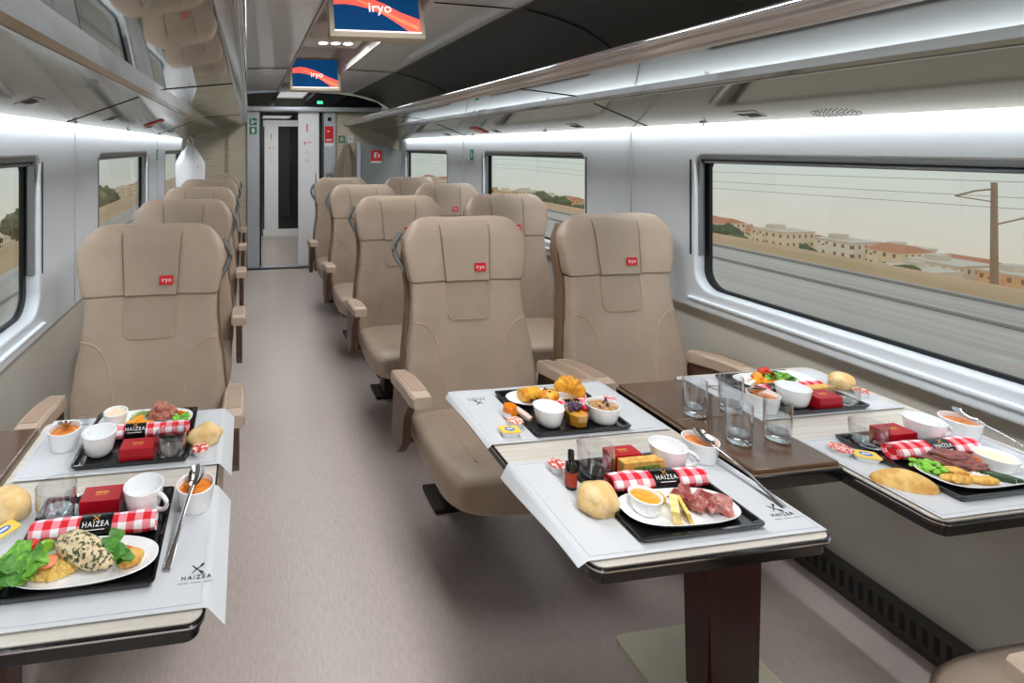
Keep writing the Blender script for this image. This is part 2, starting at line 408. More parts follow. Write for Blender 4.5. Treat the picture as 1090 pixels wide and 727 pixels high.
# ---- luggage racks
def rack(sg, label):
    r = thing('luggage_rack', (CX, 0, 0), label, 'luggage rack')
    y0, y1 = YN, YE
    def prof(pts, m, name, ang=30):
        b = BM(); loft(b, [[Vector((sg*s, y, z)) for s, z in pts] for y in (y0, y1)]); return emit(name, b, m, r, ang)
    prof([(1.262, 1.526), (1.2, 1.548), (1.15, 1.568), (1.06, 1.602), (.975, 1.634), (.975, 1.648), (1.262, 1.56)], 'rack_bronze', 'underside_panel')
    prof([(.972, 1.636), (.932, 1.656), (.934, 1.664), (.975, 1.646)], 'rack_bronze', 'lower_lip')
    prof([(.974, 1.6325), (.969, 1.6345), (.971, 1.640), (.976, 1.637)], 'rack_silver', 'lower_trim')
    prof([(.931, 1.6575), (.622, 1.690), (.622, 1.698), (.931, 1.666)], 'rack_mirror', 'mirror_panel')
    prof([(.9345, 1.655), (.9295, 1.6565), (.9305, 1.664), (.9355, 1.662)], 'gap', 'shadow_gap')
    prof([(.621, 1.6895), (.612, 1.692), (.598, 1.703), (.583, 1.722), (.583, 1.735), (.605, 1.72), (.622, 1.703)], 'rack_silver', 'fascia', 60)
    b = BM(); tube(b, [(sg*.576, y0, 1.732), (sg*.576, y1, 1.732)], .0125, 12); emit('front_rail', b, 'chrome', r)
    prof([(1.325, 1.565), (.6, 1.735), (.6, 1.728), (1.325, 1.561)], 'rack_silver', 'shelf')
    for y in (.1, 2.17, 4.2):                             # joints between the rack sections
        b = BM()
        bx(b, (sg*.776, y, 1.6735), (.31, .011, .004), rot=Matrix.Rotation(sg*.1058, 3, 'Y'))
        bx(b, (sg*1.12, y, 1.5795), (.285, .005, .006), rot=Matrix.Rotation(sg*.362, 3, 'Y'))
        emit('section_joint', b, 'gap', r)
    return r
RK = {}
RK[1] = rack(1, 'right luggage rack with mirrored underside and chrome rail above the large windows')
RK[-1] = rack(-1, 'left luggage rack whose mirrored underside reflects the single seats')
def under(s):                                               # z of the rack underside at distance s from the centre line
    P = [(.975, 1.634), (1.06, 1.602), (1.15, 1.568), (1.2, 1.548), (1.262, 1.526), (1.325, 1.505)]
    for (a, za), (c, zc) in zip(P, P[1:]):
        if a <= s <= c: return za + (zc-za)*(s-a)/(c-a), math.atan2(za-zc, c-a)
def rack_unit(sg, y, s, label, group):
    z, t = under(s)
    o = emit('reading_light', (lambda b: (bx(b, (0, 0, -.0002), (.058, .08, .0018), .0006), b)[1])(BM()), 'rack_bronze', RK[sg], loc=(sg*s, y, z-.001)); o.rotation_euler = (0, sg*t, 0)
    b = BM(); bx(b, (.004, -.012, -.0012), (.03, .05, .001)); emit('switch_panel', b, 'gap', o)
    b = BM(); lathe(b, [(0, -.003), (.01, -.003), (.013, -.001), (.013, 0)], 14, (.0, .03, 0)); emit('lens', b, 'dark_glass', o)
for i, y in enumerate((1.62, 2.63, 3.56, 4.5)): rack_unit(1, y, 1.2, 'reading light under the right rack, %s from the near end' % ORD[i], 'reading lights under the right rack')
for i, y in enumerate((1.6, 2.5, 3.44, 4.4)): rack_unit(-1, y, 1.17, 'reading light under the left rack, %s from the near end' % ORD[i], 'reading lights under the left rack')
def speaker(sg, y, s, label):
    z, t = under(s); b = BM()
    for q in range(1, 7):
        for a in range(q*5):
            an = 2*pi*a/(q*5); bx(b, (q*.006*cos(an), q*.011*sin(an), 0), (.0022, .0036, .0024))
    o = emit('loudspeaker_grille', b, 'rack_silver', RK[sg], loc=(sg*s, y, z-.0012)); o.rotation_euler = (0, sg*t, 0)
speaker(1, 1.37, 1.235, 'ring of loudspeaker perforations under the right rack'); speaker(-1, 1.62, 1.03, 'ring of loudspeaker perforations under the left rack')
def hook(sg, y, label):
    z, t = under(1.25); b = BM(); x = sg*1.25
    tube(b, [(x, y, z), (x-sg*.003, y, z-.012), (x-sg*.011, y, z-.016), (x-sg*.016, y, z-.009)], .003, 8); bx(b, (x, y, z-.001), (.018, .026, .008), .002)
    emit('coat_hook', b, 'steel', RK[sg])
for i, y in enumerate((1.86, 3.0, 4.05)): hook(1, y, 'coat hook at the right wall under the rack, %s from the near end' % ORD[i])
for i, y in enumerate((2.25, 3.2, 4.3)): hook(-1, y, 'coat hook at the left wall under the rack, %s from the near end' % ORD[i])
def reflection_panel(sg, y, s, label):  # reflection of a red sign in the glossy rack, modelled as a solid panel
    z, t = under(s); b = BM(); bx(b, (0, 0, -.002), (.11, .13, .005), .002); o = emit('sign_reflection', b, 'sign_red', RK[sg], loc=(sg*s, y, z-.001)); o.rotation_euler = (0, sg*t, 0); o['label'] = 'red panel standing in for a reflected sign'
    b = BM(); tube(b, [(-.03, -.03, -.004), (-.03, -.03, -.010), (.03, -.03, -.010), (.03, -.03, -.004)], .003, 8); emit('handle', b, 'white', o)  # white bar, shaped as part of the reflected sign
    b = BM(); bx(b, (0, .025, -.005), (.08, .014, .001)); emit('reflected_print', b, 'lettering_white', o)
reflection_panel(1, 3.75, 1.16, 'red panel standing in for a sign reflection under the right luggage rack'); reflection_panel(-1, 3.3, 1.12, 'red panel standing in for a sign reflection under the left luggage rack')
# strip lights where the racks meet the walls
for sg, nm in ((1, 'right'), (-1, 'left')):
    b = BM(); bx(b, (CX+sg*1.274, (YE-.1+YN)/2, 1.556), (.014, YE-YN-.2, .006)); tag(emit('strip_light', b, 'strip'), 'slim strip light along the top of the %s wall under the rack' % nm, 'light')
# ---- end wall with the sliding door
def wallbox(name, x0, x1, z0, z1, m, y=YE, t=.06):
    b = BM(); bx(b, ((x0+x1)/2, y+t/2, (z0+z1)/2), (x1-x0, t, z1-z0)); return struct(emit(name, b, m))
wallbox('wall_far_left', XL-.06, -.01, 0, 2.1, 'oak'); wallbox('wall_far_right', 1.05, XR+.06, 0, 2.1, 'oak')
wallbox('wall_far_top', -.01, 1.05, 1.86, 2.36, 'alu')
# black display header following the ceiling
b = BM(); P = [(-.62, 1.915), (1.62, 1.915), (1.55, 1.975), (1.3, 2.04), (1.083, 2.068), (.56, 2.09), (.1, 2.066), (-.3, 2.03), (-.5, 1.98)]
rings = [[Vector((x, YE-.002-.09*(1 if k else 0), z)) for x, z in P] for k in (0, 1)]; loft(b, rings)
hd = tag(emit('information_display', b, 'dark_glass'), 'arched black display header above the sliding door', 'display')
b = BM()
lathe(b, [(0, 0), (.018, 0), (.018, .003), (0, .003)], 16); 
fr = frame((.83, YE-.0935, 1.965), (1, 0, 0), (0, 0, 1)); bmesh.ops.transform(b, matrix=fr, verts=b.verts)
bx(b, (.865, YE-.0935, 1.965), (.022, .003, .034)); emit('green_lamp', b, 'sign_glow', hd)
b = BM(); bx(b, (.5, YE-.05, 1.885), (2.2, .09, .055), .01); struct(emit('trim_header', b, 'alu'))
b = BM(); bx(b, (.07, YE-.012, .93), (.16, .05, 1.86), .006); struct(emit('trim_doorpost_left', b, 'alu'))
b = BM(); bx(b, (.97, YE-.012, .93), (.16, .05, 1.86), .006); struct(emit('trim_doorpost_right', b, 'alu'))
b = BM(); bx(b, (.146, YE-.04, .93), (.018, .012, 1.86)); bx(b, (.893, YE-.04, .93), (.012, .012, 1.86)); struct(emit('trim_door_gap', b, 'gap'))
b = BM(); bx(b, (.52, YE-.02, .012), (.76, .06, .024), .004); struct(emit('trim_threshold', b, 'alu'))
# vestibule behind the door
YV = 8.5
b = BM(); bx(b, (.52, (YE+YV)/2+.1, -.03), (2.0, YV-YE+.4, .06)); struct(emit('floor_vestibule', b, 'floor'))
b = BM(); bx(b, (-.25, (YE+YV)/2+.1, 1.05), (.05, YV-YE+.2, 2.1)); bx(b, (1.3, (YE+YV)/2+.1, 1.05), (.05, YV-YE+.2, 2.1)); struct(emit('wall_vestibule', b, 'wall_grey'))
b = BM(); bx(b, (.52, (YE+YV)/2+.05, 2.03), (1.6, YV-YE, .05)); struct(emit('ceiling_vestibule', b, 'ceiling'))
b = BM(); bx(b, (.52, YV+.1, 1.05), (1.6, .05, 2.1)); struct(emit('wall_vestibule_far', b, 'dark_glass'))
def door_marks(parent, x, z1, y, sc):
    text('class_numeral', '1', .17*sc, 'sign_red', parent, frame((x, y, z1), (1, 0, 0), (0, 0, 1)))
    b = BM()
    for dx, w in ((-.035, .05), (.04, .035)): bx(b, (x+dx*sc, y, z1-.21*sc), (w*sc, .002, .018*sc))
    bx(b, (x-.03*sc, y, z1-.235*sc), (.02*sc, .002, .03*sc)); emit('pictogram', b, 'lid_red', parent)
    b = BM()
    for dz in (.36, .48):
        fr = frame((x, y, z1-dz*sc), (1, 0, 0), (0, 0, 1)); lo = len(b.verts)
        pts = [(x+.022*sc*cos(a*pi/6), y, z1-dz*sc+.022*sc*sin(a*pi/6)) for a in range(12)]; tube(b, pts+pts[:1], .003*sc, 5)
    emit('pictogram', b, 'lid_red', parent)
# near leaf, half slid open
d1 = bpy.data.objects.new('door_1', None); COL.objects.link(d1); d1.location = (.72, YE-.01, 0); struct(d1)
b = BM(); bx(b, (0, 0, .94), (.25, .03, 1.84), .004); emit('leaf', b, 'white', d1)
b = BM(); bx(b, (.085, -.018, 1.0), (.012, .012, .25), .004); emit('pull_handle', b, 'steel', d1)
door_marks(d1, -.02, 1.66, -.0165, .8)
# second door at the back of the vestibule
d2 = bpy.data.objects.new('door_2', None); COL.objects.link(d2); d2.location = (.57, YV, 0); struct(d2)
b = BM(); bx(b, (-.2, 0, .92), (.22, .03, 1.82), .004); bx(b, (.02, .005, .06), (.7, .03, .12)); bx(b, (.02, .005, 1.82), (.7, .03, .1)); emit('leaf', b, 'white', d2)
b = BM(); bx(b, (.14, .01, .95), (.46, .014, 1.72)); emit('glass', b, 'dark_glass', d2)
door_marks(d2, -.2, 1.6, -.0165, .8)
# signs
def sign(name, x, y, z, w, h, m, label, cat='sign', marks=(), tilt=None, mm='lettering_white'):
    o = thing(name, (x, y, z), label, cat)
    b = BM(); bx(b, (0, -.002, 0), (w, .004, h), .0008); emit('panel', b, m, o)
    if marks:
        b = BM()
        for dx, dz, ww, hh in marks: bx(b, (dx*w, -.0045, dz*h), (ww*w, .002, hh*h))
        emit('pictogram', b, mm, o)
    return o
RUN = ((-.22, .28, .16, .16), (-.1, .02, .2, .26), (-.22, -.2, .2, .12), (.0, -.26, .12, .22), (.28, 0, .3, .12), (.14, .1, .14, .1))
sign('emergency_exit_sign', .06, YE-.037, 1.735, .085, .085, 'sign_green', 'green running man sign on left door post, upper of two', 'sign', RUN)
sign('emergency_exit_sign', .06, YE-.037, 1.63, .085, .085, 'sign_green', 'green exit door sign on left door post, lower of two', 'sign', ((0, 0, .36, .62), (0, .0, .5, .08)))
o = sign('fire_alarm_sign', .965, YE-.037, 1.585, .105, .2, 'sign_red', 'red fire alarm panel on right door post', 'sign', ((-.08, .2, .3, .05), (0, -.3, .7, .05), (0, -.38, .7, .03)))
b = BM(); bx(b, (0, -.002, -.12), (.105, .004, .04)); emit('lower_label', b, 'label_pale', o)
sign('door_button', .97, YE-.037, 1.77, .045, .045, 'black', 'small black sensor above the red panel on right door post', 'button')
sign('door_switch', .97, YE-.037, 1.03, .08, .18, 'grey_metal', 'grey switch plate low on right door post', 'switch', ((0, .2, .3, .12),))
sign('information_sign', 1.125, YE-.002, 1.53, .075, .085, 'sign_green', 'small green sign on oak wall beside right door post', 'sign', ((0, 0, .5, .5), (0, .0, .2, .7)))
sign('information_sign', 1.235, YE-.002, 1.53, .07, .085, 'label_pale', 'pale grey sign on oak wall right of small green sign', 'sign', ((0, 0, .5, .1), (0, .2, .5, .1)), None, 'ink_pale')
# partition of the end luggage bay, and its post
b = BM(); bx(b, (1.31, 6.2, .75), (.05, .07, 1.5), .012); struct(emit('trim_partition_post', b, 'alu'))
b = BM(); prism(b, [(1.335, 0), (1.87, 0), (1.87, 1.37), (1.7, 1.44), (1.335, 1.47)], .03, frame((0, 6.22, 0), (1, 0, 0), (0, 0, 1))); struct(emit('wall_partition', b, 'grey_glass'))
o = sign('extinguisher_sign', 1.53, 6.185, 1.33, .13, .13, 'sign_red', 'red square extinguisher sign on grey partition', 'sign', ((-.12, .05, .2, .5), (-.02, .28, .3, .08), (.22, .0, .16, .34)))
b = BM(); bx(b, (0, -.002, -.075), (.13, .004, .02)); emit('caption', b, 'lettering_white', o)
def wall_sign(x, y, z, label):
    o = thing('emergency_exit_sign', (x, y, z), label, 'sign'); b = BM(); bx(b, (0, 0, 0), (.004, .06, .085)); emit('panel', b, 'sign_green', o)
    s = -1 if x > 0 else 1
    b = BM()
    for dy, dz, w, h in ((.005, .02, .012, .014), (-.004, 0, .02, .02), (.008, -.022, .01, .018), (-.012, -.018, .008, .014)): bx(b, (s*.0025, dy, dz), (.002, w, h))
    emit('pictogram', b, 'lettering_white', o)
wall_sign(1.845, 4.16, 1.37, 'small green hammer sign on right wall between the far windows')
wall_sign(-.725, 4.42, 1.37, 'small green hammer sign on left wall between the far windows')
# hanging coat
b = BM()
def coat(u, v):
    a = 2*pi*u; z = 1.47 - .52*v; w = .035 + .085*min(1, v*1.8)
    f = 1 + .3*sin(a*4+v*2)*min(1, v*2) + .12*sin(a*9)
    return Vector((1.17 + w*cos(a)*f, 6.2 + .05*sin(a)*f, z + .02*sin(a*3)*v))
loft(b, [[coat(j/40, i/14) for j in range(40)] for i in range(15)])
o = emit('coat', b, 'cloth_brown'); tag(o, 'grey brown coat hanging on the end wall beside the sliding door', 'coat')
b = BM(); tube(b, [(1.17, 6.29, 1.5), (1.17, 6.21, 1.495), (1.17, 6.195, 1.47)], .005, 8); emit('hanging_loop', b, 'steel', o)
# white bag on a hook
bag = thing('cloth_bag', (-.565, 5.35, 0), 'white drawstring cloth bag hanging by the left far window', 'bag')
b = BM(); R = []
for i in range(17):
    v = i/16; z = 1.45 - .47*v; w = .022 + .118*min(1, (v*2.6)**.75)*(1 - .2*max(0, v-.85)/.15); R.append([Vector((w*cos(2*pi*j/36)*(1+.07*sin(j*1.4)*(1-v)), .55*w*sin(2*pi*j/36)*(1+.18*sin(j*1.1+v*3)*(1-v)), z)) for j in range(36)])
loft(b, R); emit('sack', b, 'cloth_white', bag, 60)
b = BM(); tube(b, [(0, .0, 1.45), (-.02, 0, 1.5), (-.01, 0, 1.535), (.02, 0, 1.52), (.03, -.03, 1.44), (.035, -.055, 1.36)], .006, 8); emit('drawstring', b, 'cloth_white', bag)
b = BM(); bx(b, (.07, -.062, 1.24), (.03, .003, .012)); emit('printed_mark', b, 'sign_red', bag)
# monitors
def monitor(y, label):
    o = thing('ceiling_monitor', (.6, y, 1.94), label, 'monitor'); o.rotation_euler = (radians(-17), 0, 0)
    W, H = .462, .325
    b = BM(); bx(b, (0, .022, H/2), (W, .05, H), .008); emit('housing', b, 'bezel', o)
    b = BM(); bx(b, (0, -.004, H/2+.004), (W-.05, .004, H-.052)); emit('screen', b, 'screen_blue', o)
    fr = frame((0, -.0062, 0), (1, 0, 0), (0, 0, 1)); w2 = (W-.052)/2; h0, h1 = .03, H-.025
    up = [(-w2, .212), (-.15, .226), (-.09, .222), (-.03, .205), (.04, .175), (.11, .135), (w2, .098)]; dn = [(w2, .031), (.15, .031), (.10, .07), (.03, .118), (-.04, .148), (-.1, .162), (-.15, .168), (-w2, .164)]
    b = BM(); prism(b, up+dn, .0006, fr); emit('ribbon', b, 'screen_coral', o)
    b = BM(); prism(b, [(-.1, .2), (0, .158), (.09, .108), (w2-.01, .062), (w2-.01, .04), (.09, .092), (0, .145), (-.1, .19)], .0012, fr); emit('ribbon_core', b, 'screen_orange', o)
    b = BM(); prism(b, [(-w2-.002, .026), (w2+.002, .026), (w2+.002, .032), (-w2-.002, .032)], .0014, fr); emit('screen_edge', b, 'screen_white', o)
    text('screen_lettering', 'iryo', .072, 'screen_white', o, frame((.015, -.0078, .152), (1, 0, .0), (0, 0, 1)), .0004)
    b = BM(); bx(b, (0, .07, H-.02), (.16, .07, .09), .006); emit('hinge', b, 'bezel', o)
monitor(2.38, 'large ceiling monitor nearest the viewer showing orange ribbon on blue'); monitor(4.68, 'smaller looking ceiling monitor farther down the aisle')
# spot lamp units in the ceiling channel
for i, y in enumerate((1.1, 3.64, 5.75)):
    o = thing('ceiling_spotlight', (CX+.028, y, 2.16), ['triple ceiling spotlight nearest the viewer', 'triple ceiling spotlight between the two monitors', 'triple ceiling spotlight just before the end wall'][i], 'light', 'triple spotlights in the ceiling channel')
    b = BM(); bx(b, (0, 0, .02), (.4, .34, .04), .006); emit('plate', b, 'channel', o)
    for k in (-1, 0, 1):
        b = BM(); lathe(b, [(0, -.004), (.026, -.004), (.03, 0), (.03, .004)], 18, (k*.088+.02, 0, 0)); emit('lamp', b, 'lamp', o)
# ================================================================== SEATS (occupant faces -y; origin on the floor below the front of the backrest)
def lerp_tab(T, z):
    if z <= T[0][0]: return T[0][1]
    for (a, va), (c, vc) in zip(T, T[1:]):
        if z <= c:
            t = (z-a)/(c-a); t = t*t*(3-2*t); return va + (vc-va)*t
    return T[-1][1]
HW = [(.34, .25), (.43, .258), (.53, .264), (.65, .252), (.75, .236), (.83, .229), (.9, .230), (.96, .241), (1.03, .251), (1.10, .247), (1.145, .238)]
def yc(z): return .115*(z-.43)/.7
def bb(z): return .058 - .012*max(0, min(1, (z-.45)/.6))
def wing(z): return .034 if z < .85 else .034+.012*min(1, (z-.85)/.12)
NB = 4.0
def front(x, z, d=0):
    h = lerp_tab(HW, z) + d; b = bb(z) + d; t = min(.999, abs(x/h))
    return yc(z) + bb(z) - b*(1-t**NB)**(1/NB) - wing(z)*t**2.2
def seat_ring(z, d=0, shrink=0, n=44, zz=None):
    h = lerp_tab(HW, z) + d - shrink; b = max(.008, bb(z) + d - shrink*.8); R = []
    for i in range(n):
        a = 2*pi*i/n; c, s = cos(a), sin(a)
        q = (abs(c)**NB + abs(s)**NB)**(-1/NB); x = h*c*q; y = b*s*q
        R.append(Vector((x, yc(z) + bb(z) + y - wing(z)*abs(x/h)**2.2, (z if zz is None else zz) )))
    return R
def seat(label, clen=.435, ady=0):
    r = thing('train_seat', (0, 0, 0), label, 'seat', 'brown leather seats of the carriage')
    # backrest up to the headrest seam
    b = BM(); zs = [.34+.56*i/18 for i in range(19)]
    R = [seat_ring(z) for z in zs] + [seat_ring(.902, 0, .008)]
    loft(b, R); emit('backrest', b, 'leather', r, 60)
    # headrest block
    b = BM(); R = [seat_ring(.9, .004, .010), seat_ring(.905, .006, .002)] + [seat_ring(.91+.15*i/7, .006) for i in range(8)]
    for k in range(1, 9):
        a = k/8*pi/2; z = 1.06 + .088*sin(a); R.append(seat_ring(1.06 + .05*sin(a), .006, .058*(1-cos(a)), zz=z))
    # round the shoulders and sink the top's middle a little
    for ring in R[10:]:
        for p in ring:
            t = abs(p.x)/.25
            p.z -= .045*max(0, t-.62)**2/.14*(max(0, p.z-1.06)/.088)
            p.z -= .006*max(0, 1-t*2)*(max(0, p.z-1.06)/.088)
    loft(b, R); emit('headrest', b, 'leather', r, 60)
    # loose cover over the headrest
    b = BM()
    def cov(u, v):
        w = .108 - .018*v
        x = (u-.5)*2*w
        if v < .16:
            t = 1 - v/.16; z = 1.137; a = math.asin((z-1.06)/.088); return Vector((x, front(x, 1.06, .006) - .006 + .046*(1-cos(a))*.95 + (z-1.06)*.16 + .02*t, z - .004*t))
        t = (v-.16)/.84; z = 1.137 - .233*t
        k = .5*sin(t*6+u*3)*sin(u*9+t*2)
        rr = max(0, (1.148-z)/.088); off = 0
        if z > 1.06: a = math.asin(min(1, (z-1.06)/.088)); off = .046*(1-cos(a))*.95
        return Vector((x, front(x, min(z, 1.06), .006) - .007 + off + (z-min(z, 1.06))*.16 - .0025*k*sin(pi*t), z))
    top = [[cov(i/16, j/22) for j in range(23)] for i in range(17)]
    A = [[b.verts.new(p) for p in row] for row in top]; Bk = [[b.verts.new(p + Vector((0, .005 if j > 3 else .001, -.004 if j <= 3 else 0))) for j, p in enumerate(row)] for row in top]
    for i in range(16):
        for j in range(22):
            b.faces.new((A[i][j], A[i+1][j], A[i+1][j+1], A[i][j+1])); b.faces.new((Bk[i][j], Bk[i][j+1], Bk[i+1][j+1], Bk[i+1][j]))
    for j in range(22):
        b.faces.new((A[0][j], A[0][j+1], Bk[0][j+1], Bk[0][j])); b.faces.new((A[16][j+1], A[16][j], Bk[16][j], Bk[16][j+1]))
    for i in range(16): b.faces.new((A[i][22], A[i+1][22], Bk[i+1][22], Bk[i][22]))
    hc = emit('headrest_cover', b, 'leather_dark', r, 60)
    b = BM(); e = [top[0][j] for j in range(5, 23)] + [top[i][22] for i in range(1, 16)] + [top[16][j] for j in range(22, 4, -1)]
    tube(b, [p + Vector((0, -.0004, 0)) for p in e], .0018, 6); emit('cover_hem', b, 'cover_hem', hc)
    zt = .955; yt = front(.055, zt, .006) - .0115
    b = BM(); fr = frame((.053, yt, zt), (1, 0, 0), (0, .16, 1)); prism(b, rrect(-.024, .024, -.016, .016, .004), .0018, fr)
    tg = emit('logo_tag', b, 'red', hc)
    text('logo_lettering', 'iryo', .022, 'lettering_white', tg, fr @ Matrix.Translation((0, .001, .002)), .0003)
    # lumbar pad
    b = BM()
    P = rrect(-.088, .088, .757, .898, .03, 5, .006)
    Rg = [[Vector((x*s, front(x*s, .8275+(z-.8275)*s) - d, .8275+(z-.8275)*s)) for x, z in P] for s, d in ((1, -.004), (1, .0015), (.97, .0035), (.5, .0045), (.05, .0045))]
    loft(b, Rg); emit('lumbar_pad', b, 'leather_dark', r, 40)
    # stitched seams
    b = BM()
    for s in (1, -1):
        pts = []
        for i in range(19):
            t = i/18; x = .232 - .117*sin(t*pi/2)**.8; z = .755 - .09*(1-cos(t*pi/2)) - .2*t**2.2
            pts.append((s*x, front(x, z) - .0008, z))
        tube(b, pts, .0022, 6)
    pts = [(x, front(x, z) - .004, z) for x, z in P]; tube(b, pts+pts[:1], .0016, 6)
    emit('seam_piping', b, 'leather_seam', r)
    # seat cushion
    b = BM(); R = []
    for i in range(24):
        t = i/23; y = .03 - clen*t
        e = max(0, (t-.72)/.28); sh = 1 - sqrt(max(0, 1-min(1, e*.985)**2.2))
        h = .252 + .012*sin(pi*t) - .05*sh; top = .437 + .012*t - .055*sh; bot = .32 - .045*t + .06*sh
        zc, hz = (top+bot)/2, (top-bot)/2; ring = []
        for j in range(36):
            a = 2*pi*j/36; c, s = cos(a), sin(a); q = (abs(c)**3.4+abs(s)**3.4)**(-1/3.4)
            x = h*c*q; z = zc + hz*s*q
            if s > 0: z += .012*abs(x/h)**2 - .010*(1-abs(x/h)**2)*sin(pi*t)
            ring.append(Vector((x, y - .02*(1-(x/h)**2)*t**3, z)))
        R.append(ring)
    loft(b, R); emit('seat_cushion', b, 'leather', r, 60)
    b = BM()
    for s in (1, -1):
        pts = [(s*.15, .0 - (clen-.03)*i/14 , .4365 + .012*i/14 - .009*sin(pi*i/14)*.6 - (.055*(1-sqrt(max(0, 1-min(1, max(0, (i/14*.93-.72)/.28)*.985)**2.2))))) for i in range(13)]
        tube(b, pts, .002, 6)
    emit('cushion_piping', b, 'leather_seam', r)
    # moulded shell behind and pan below
    b = BM(); R = []
    for i in range(15):
        z = .30 + .80*i/14; h = lerp_tab(HW, z) + .007 - (.05*max(0, (i-11)/3)**2); y0 = yc(z) + bb(z)
        R.append([Vector((h*.99, y0-.005, z)), Vector((h, y0+.03, z)), Vector((h*.93, y0+.075, z)), Vector((0, y0+.09, z)), Vector((-h*.93, y0+.075, z)), Vector((-h, y0+.03, z)), Vector((-h*.99, y0-.005, z)), Vector((0, y0+.02, z))])
    loft(b, R); emit('back_shell', b, 'shell', r, 50)
    b = BM(); loft(b, [[Vector((sx*w, y, z)) for sx, y, z in ((-1, .06, .33), (1, .06, .33), (1, yy, .29), (-1, yy, .29), )] for w, yy in ((.225, -.32),)]+[[Vector((x, y, .24)) for x, y in ((-.17, .12), (.17, .12), (.17, -.2), (-.17, -.2))]]); emit('seat_pan', b, 'dark_metal', r)
    b = BM(); bx(b, (0, .10, .15), (.2, .1, .3), .02); bx(b, (0, .13, .01), (.28, .16, .02), .006); emit('pedestal', b, 'dark_metal', r)
    # armrests
    for s, sd in ((1, 'right'), (-1, 'left')):
        ax = s*.297; w = .036
        b = BM(); R = []
        for i in range(13):
            t = i/12; y = .02 + ady - .285*t; top = .588 + .03*sin(t*pi*.62); hgt = .05 if t < .85 else .05 - .012*((t-.85)/.15)
            ww = w*(.82+.18*min(1, t*3)) - (.006*((t-.9)/.1)**2 if t > .9 else 0)
            R.append([Vector((ax + ww*px, y, top - hgt + hgt*pz)) for px, pz in ((-1, .12), (-.8, 0), (.8, 0), (1, .12), (1, .8), (.8, 1), (-.8, 1), (-1, .8))])
        loft(b, R); am = emit('armrest', b, 'arm', r, 35); am['side'] = sd
        b = BM(); R = []
        for i in range(11):
            t = .08 + .76*i/10; y = .02 + ady - .285*t; top = .5895 + .03*sin(t*pi*.62)
            R.append([Vector((ax - .024, y, top-.004)), Vector((ax + .024, y, top-.004)), Vector((ax + .0235, y, top+.0005)), Vector((ax - .0235, y, top+.0005))])
        loft(b, R); emit('arm_pad', b, 'arm_inlay', am, 30)
        b = BM(); prism(b, [(-.2, .565), (.03, .55), (.06, .34), (-.02, .30), (-.075, .36), (-.1, .47), (-.15, .53)], .03, Matrix(((0, 0, 1, ax-.015), (1, 0, 0, 0), (0, 1, 0, 0), (0, 0, 0, 1))))
        emit('arm_support', b, 'arm_side', am)
        b = BM(); bx(b, (ax-s*.018, -.235+ady, .578), (.014, .012, .012), .004); emit('recline_button', b, 'chrome', am)
        # grab handle beside the headrest
        b = BM(); pts = []
        for i in range(13):
            t = i/12; z = 1.085 - .155*t; pts.append((s*(lerp_tab(HW, z) - .006 + .03*sin(pi*t)), yc(z)+bb(z)+.012 + .012*sin(pi*t), z))
        tube(b, pts, .009, 8, flat=1.3); gh = emit('grab_handle', b, 'grey_metal', r); gh['side'] = 'handle_'+sd
    return r
s0 = seat('')
RY = [1.91+.945*i for i in range(4)]; LY = [1.885+.93*i for i in range(5)]
rowR = ['first', 'second', 'third', 'last']
for i, y in enumerate(RY):
    la = 'brown leather aisle seat of the right pair, %s row from the table' % rowR[i]
    lw = 'brown leather window seat of the right pair, %s row from the table' % rowR[i]
    if i == 0:
        la = 'brown leather aisle seat facing the breakfast end of the right table'; lw = 'brown leather window seat behind the four tumblers, beside the large right window'
    dup(s0, (.86, y, 0), 0, la, skip=('handle_right',)); dup(s0, (1.53, y, 0), 0, lw, skip=('handle_right', 'handle_left'))
for i, y in enumerate(LY):
    dup(s0, (-.342, y, 0), 0, ['brown leather single seat facing the left table', 'brown leather single seat directly behind the front left one', 'brown leather single seat third in the left row', 'brown leather single seat fourth in the left row', 'brown leather single seat last in the left row by the oak wall'][i], skip=('handle_left',))
s1 = seat('', .535, -.07)
dup(s1, (.86, .335, 0), pi, 'near aisle seat of the right pair, only its cushion edge showing below the table', skip=('handle_left', 'handle_right', 'left'))
dup(s1, (1.53, .335, 0), pi, 'near window seat with beige armrest in the bottom right corner', skip=('handle_left', 'handle_right'))
def kill(o):
    for c in list(o.children): kill(c)
    bpy.data.objects.remove(o)
kill(s0); kill(s1)
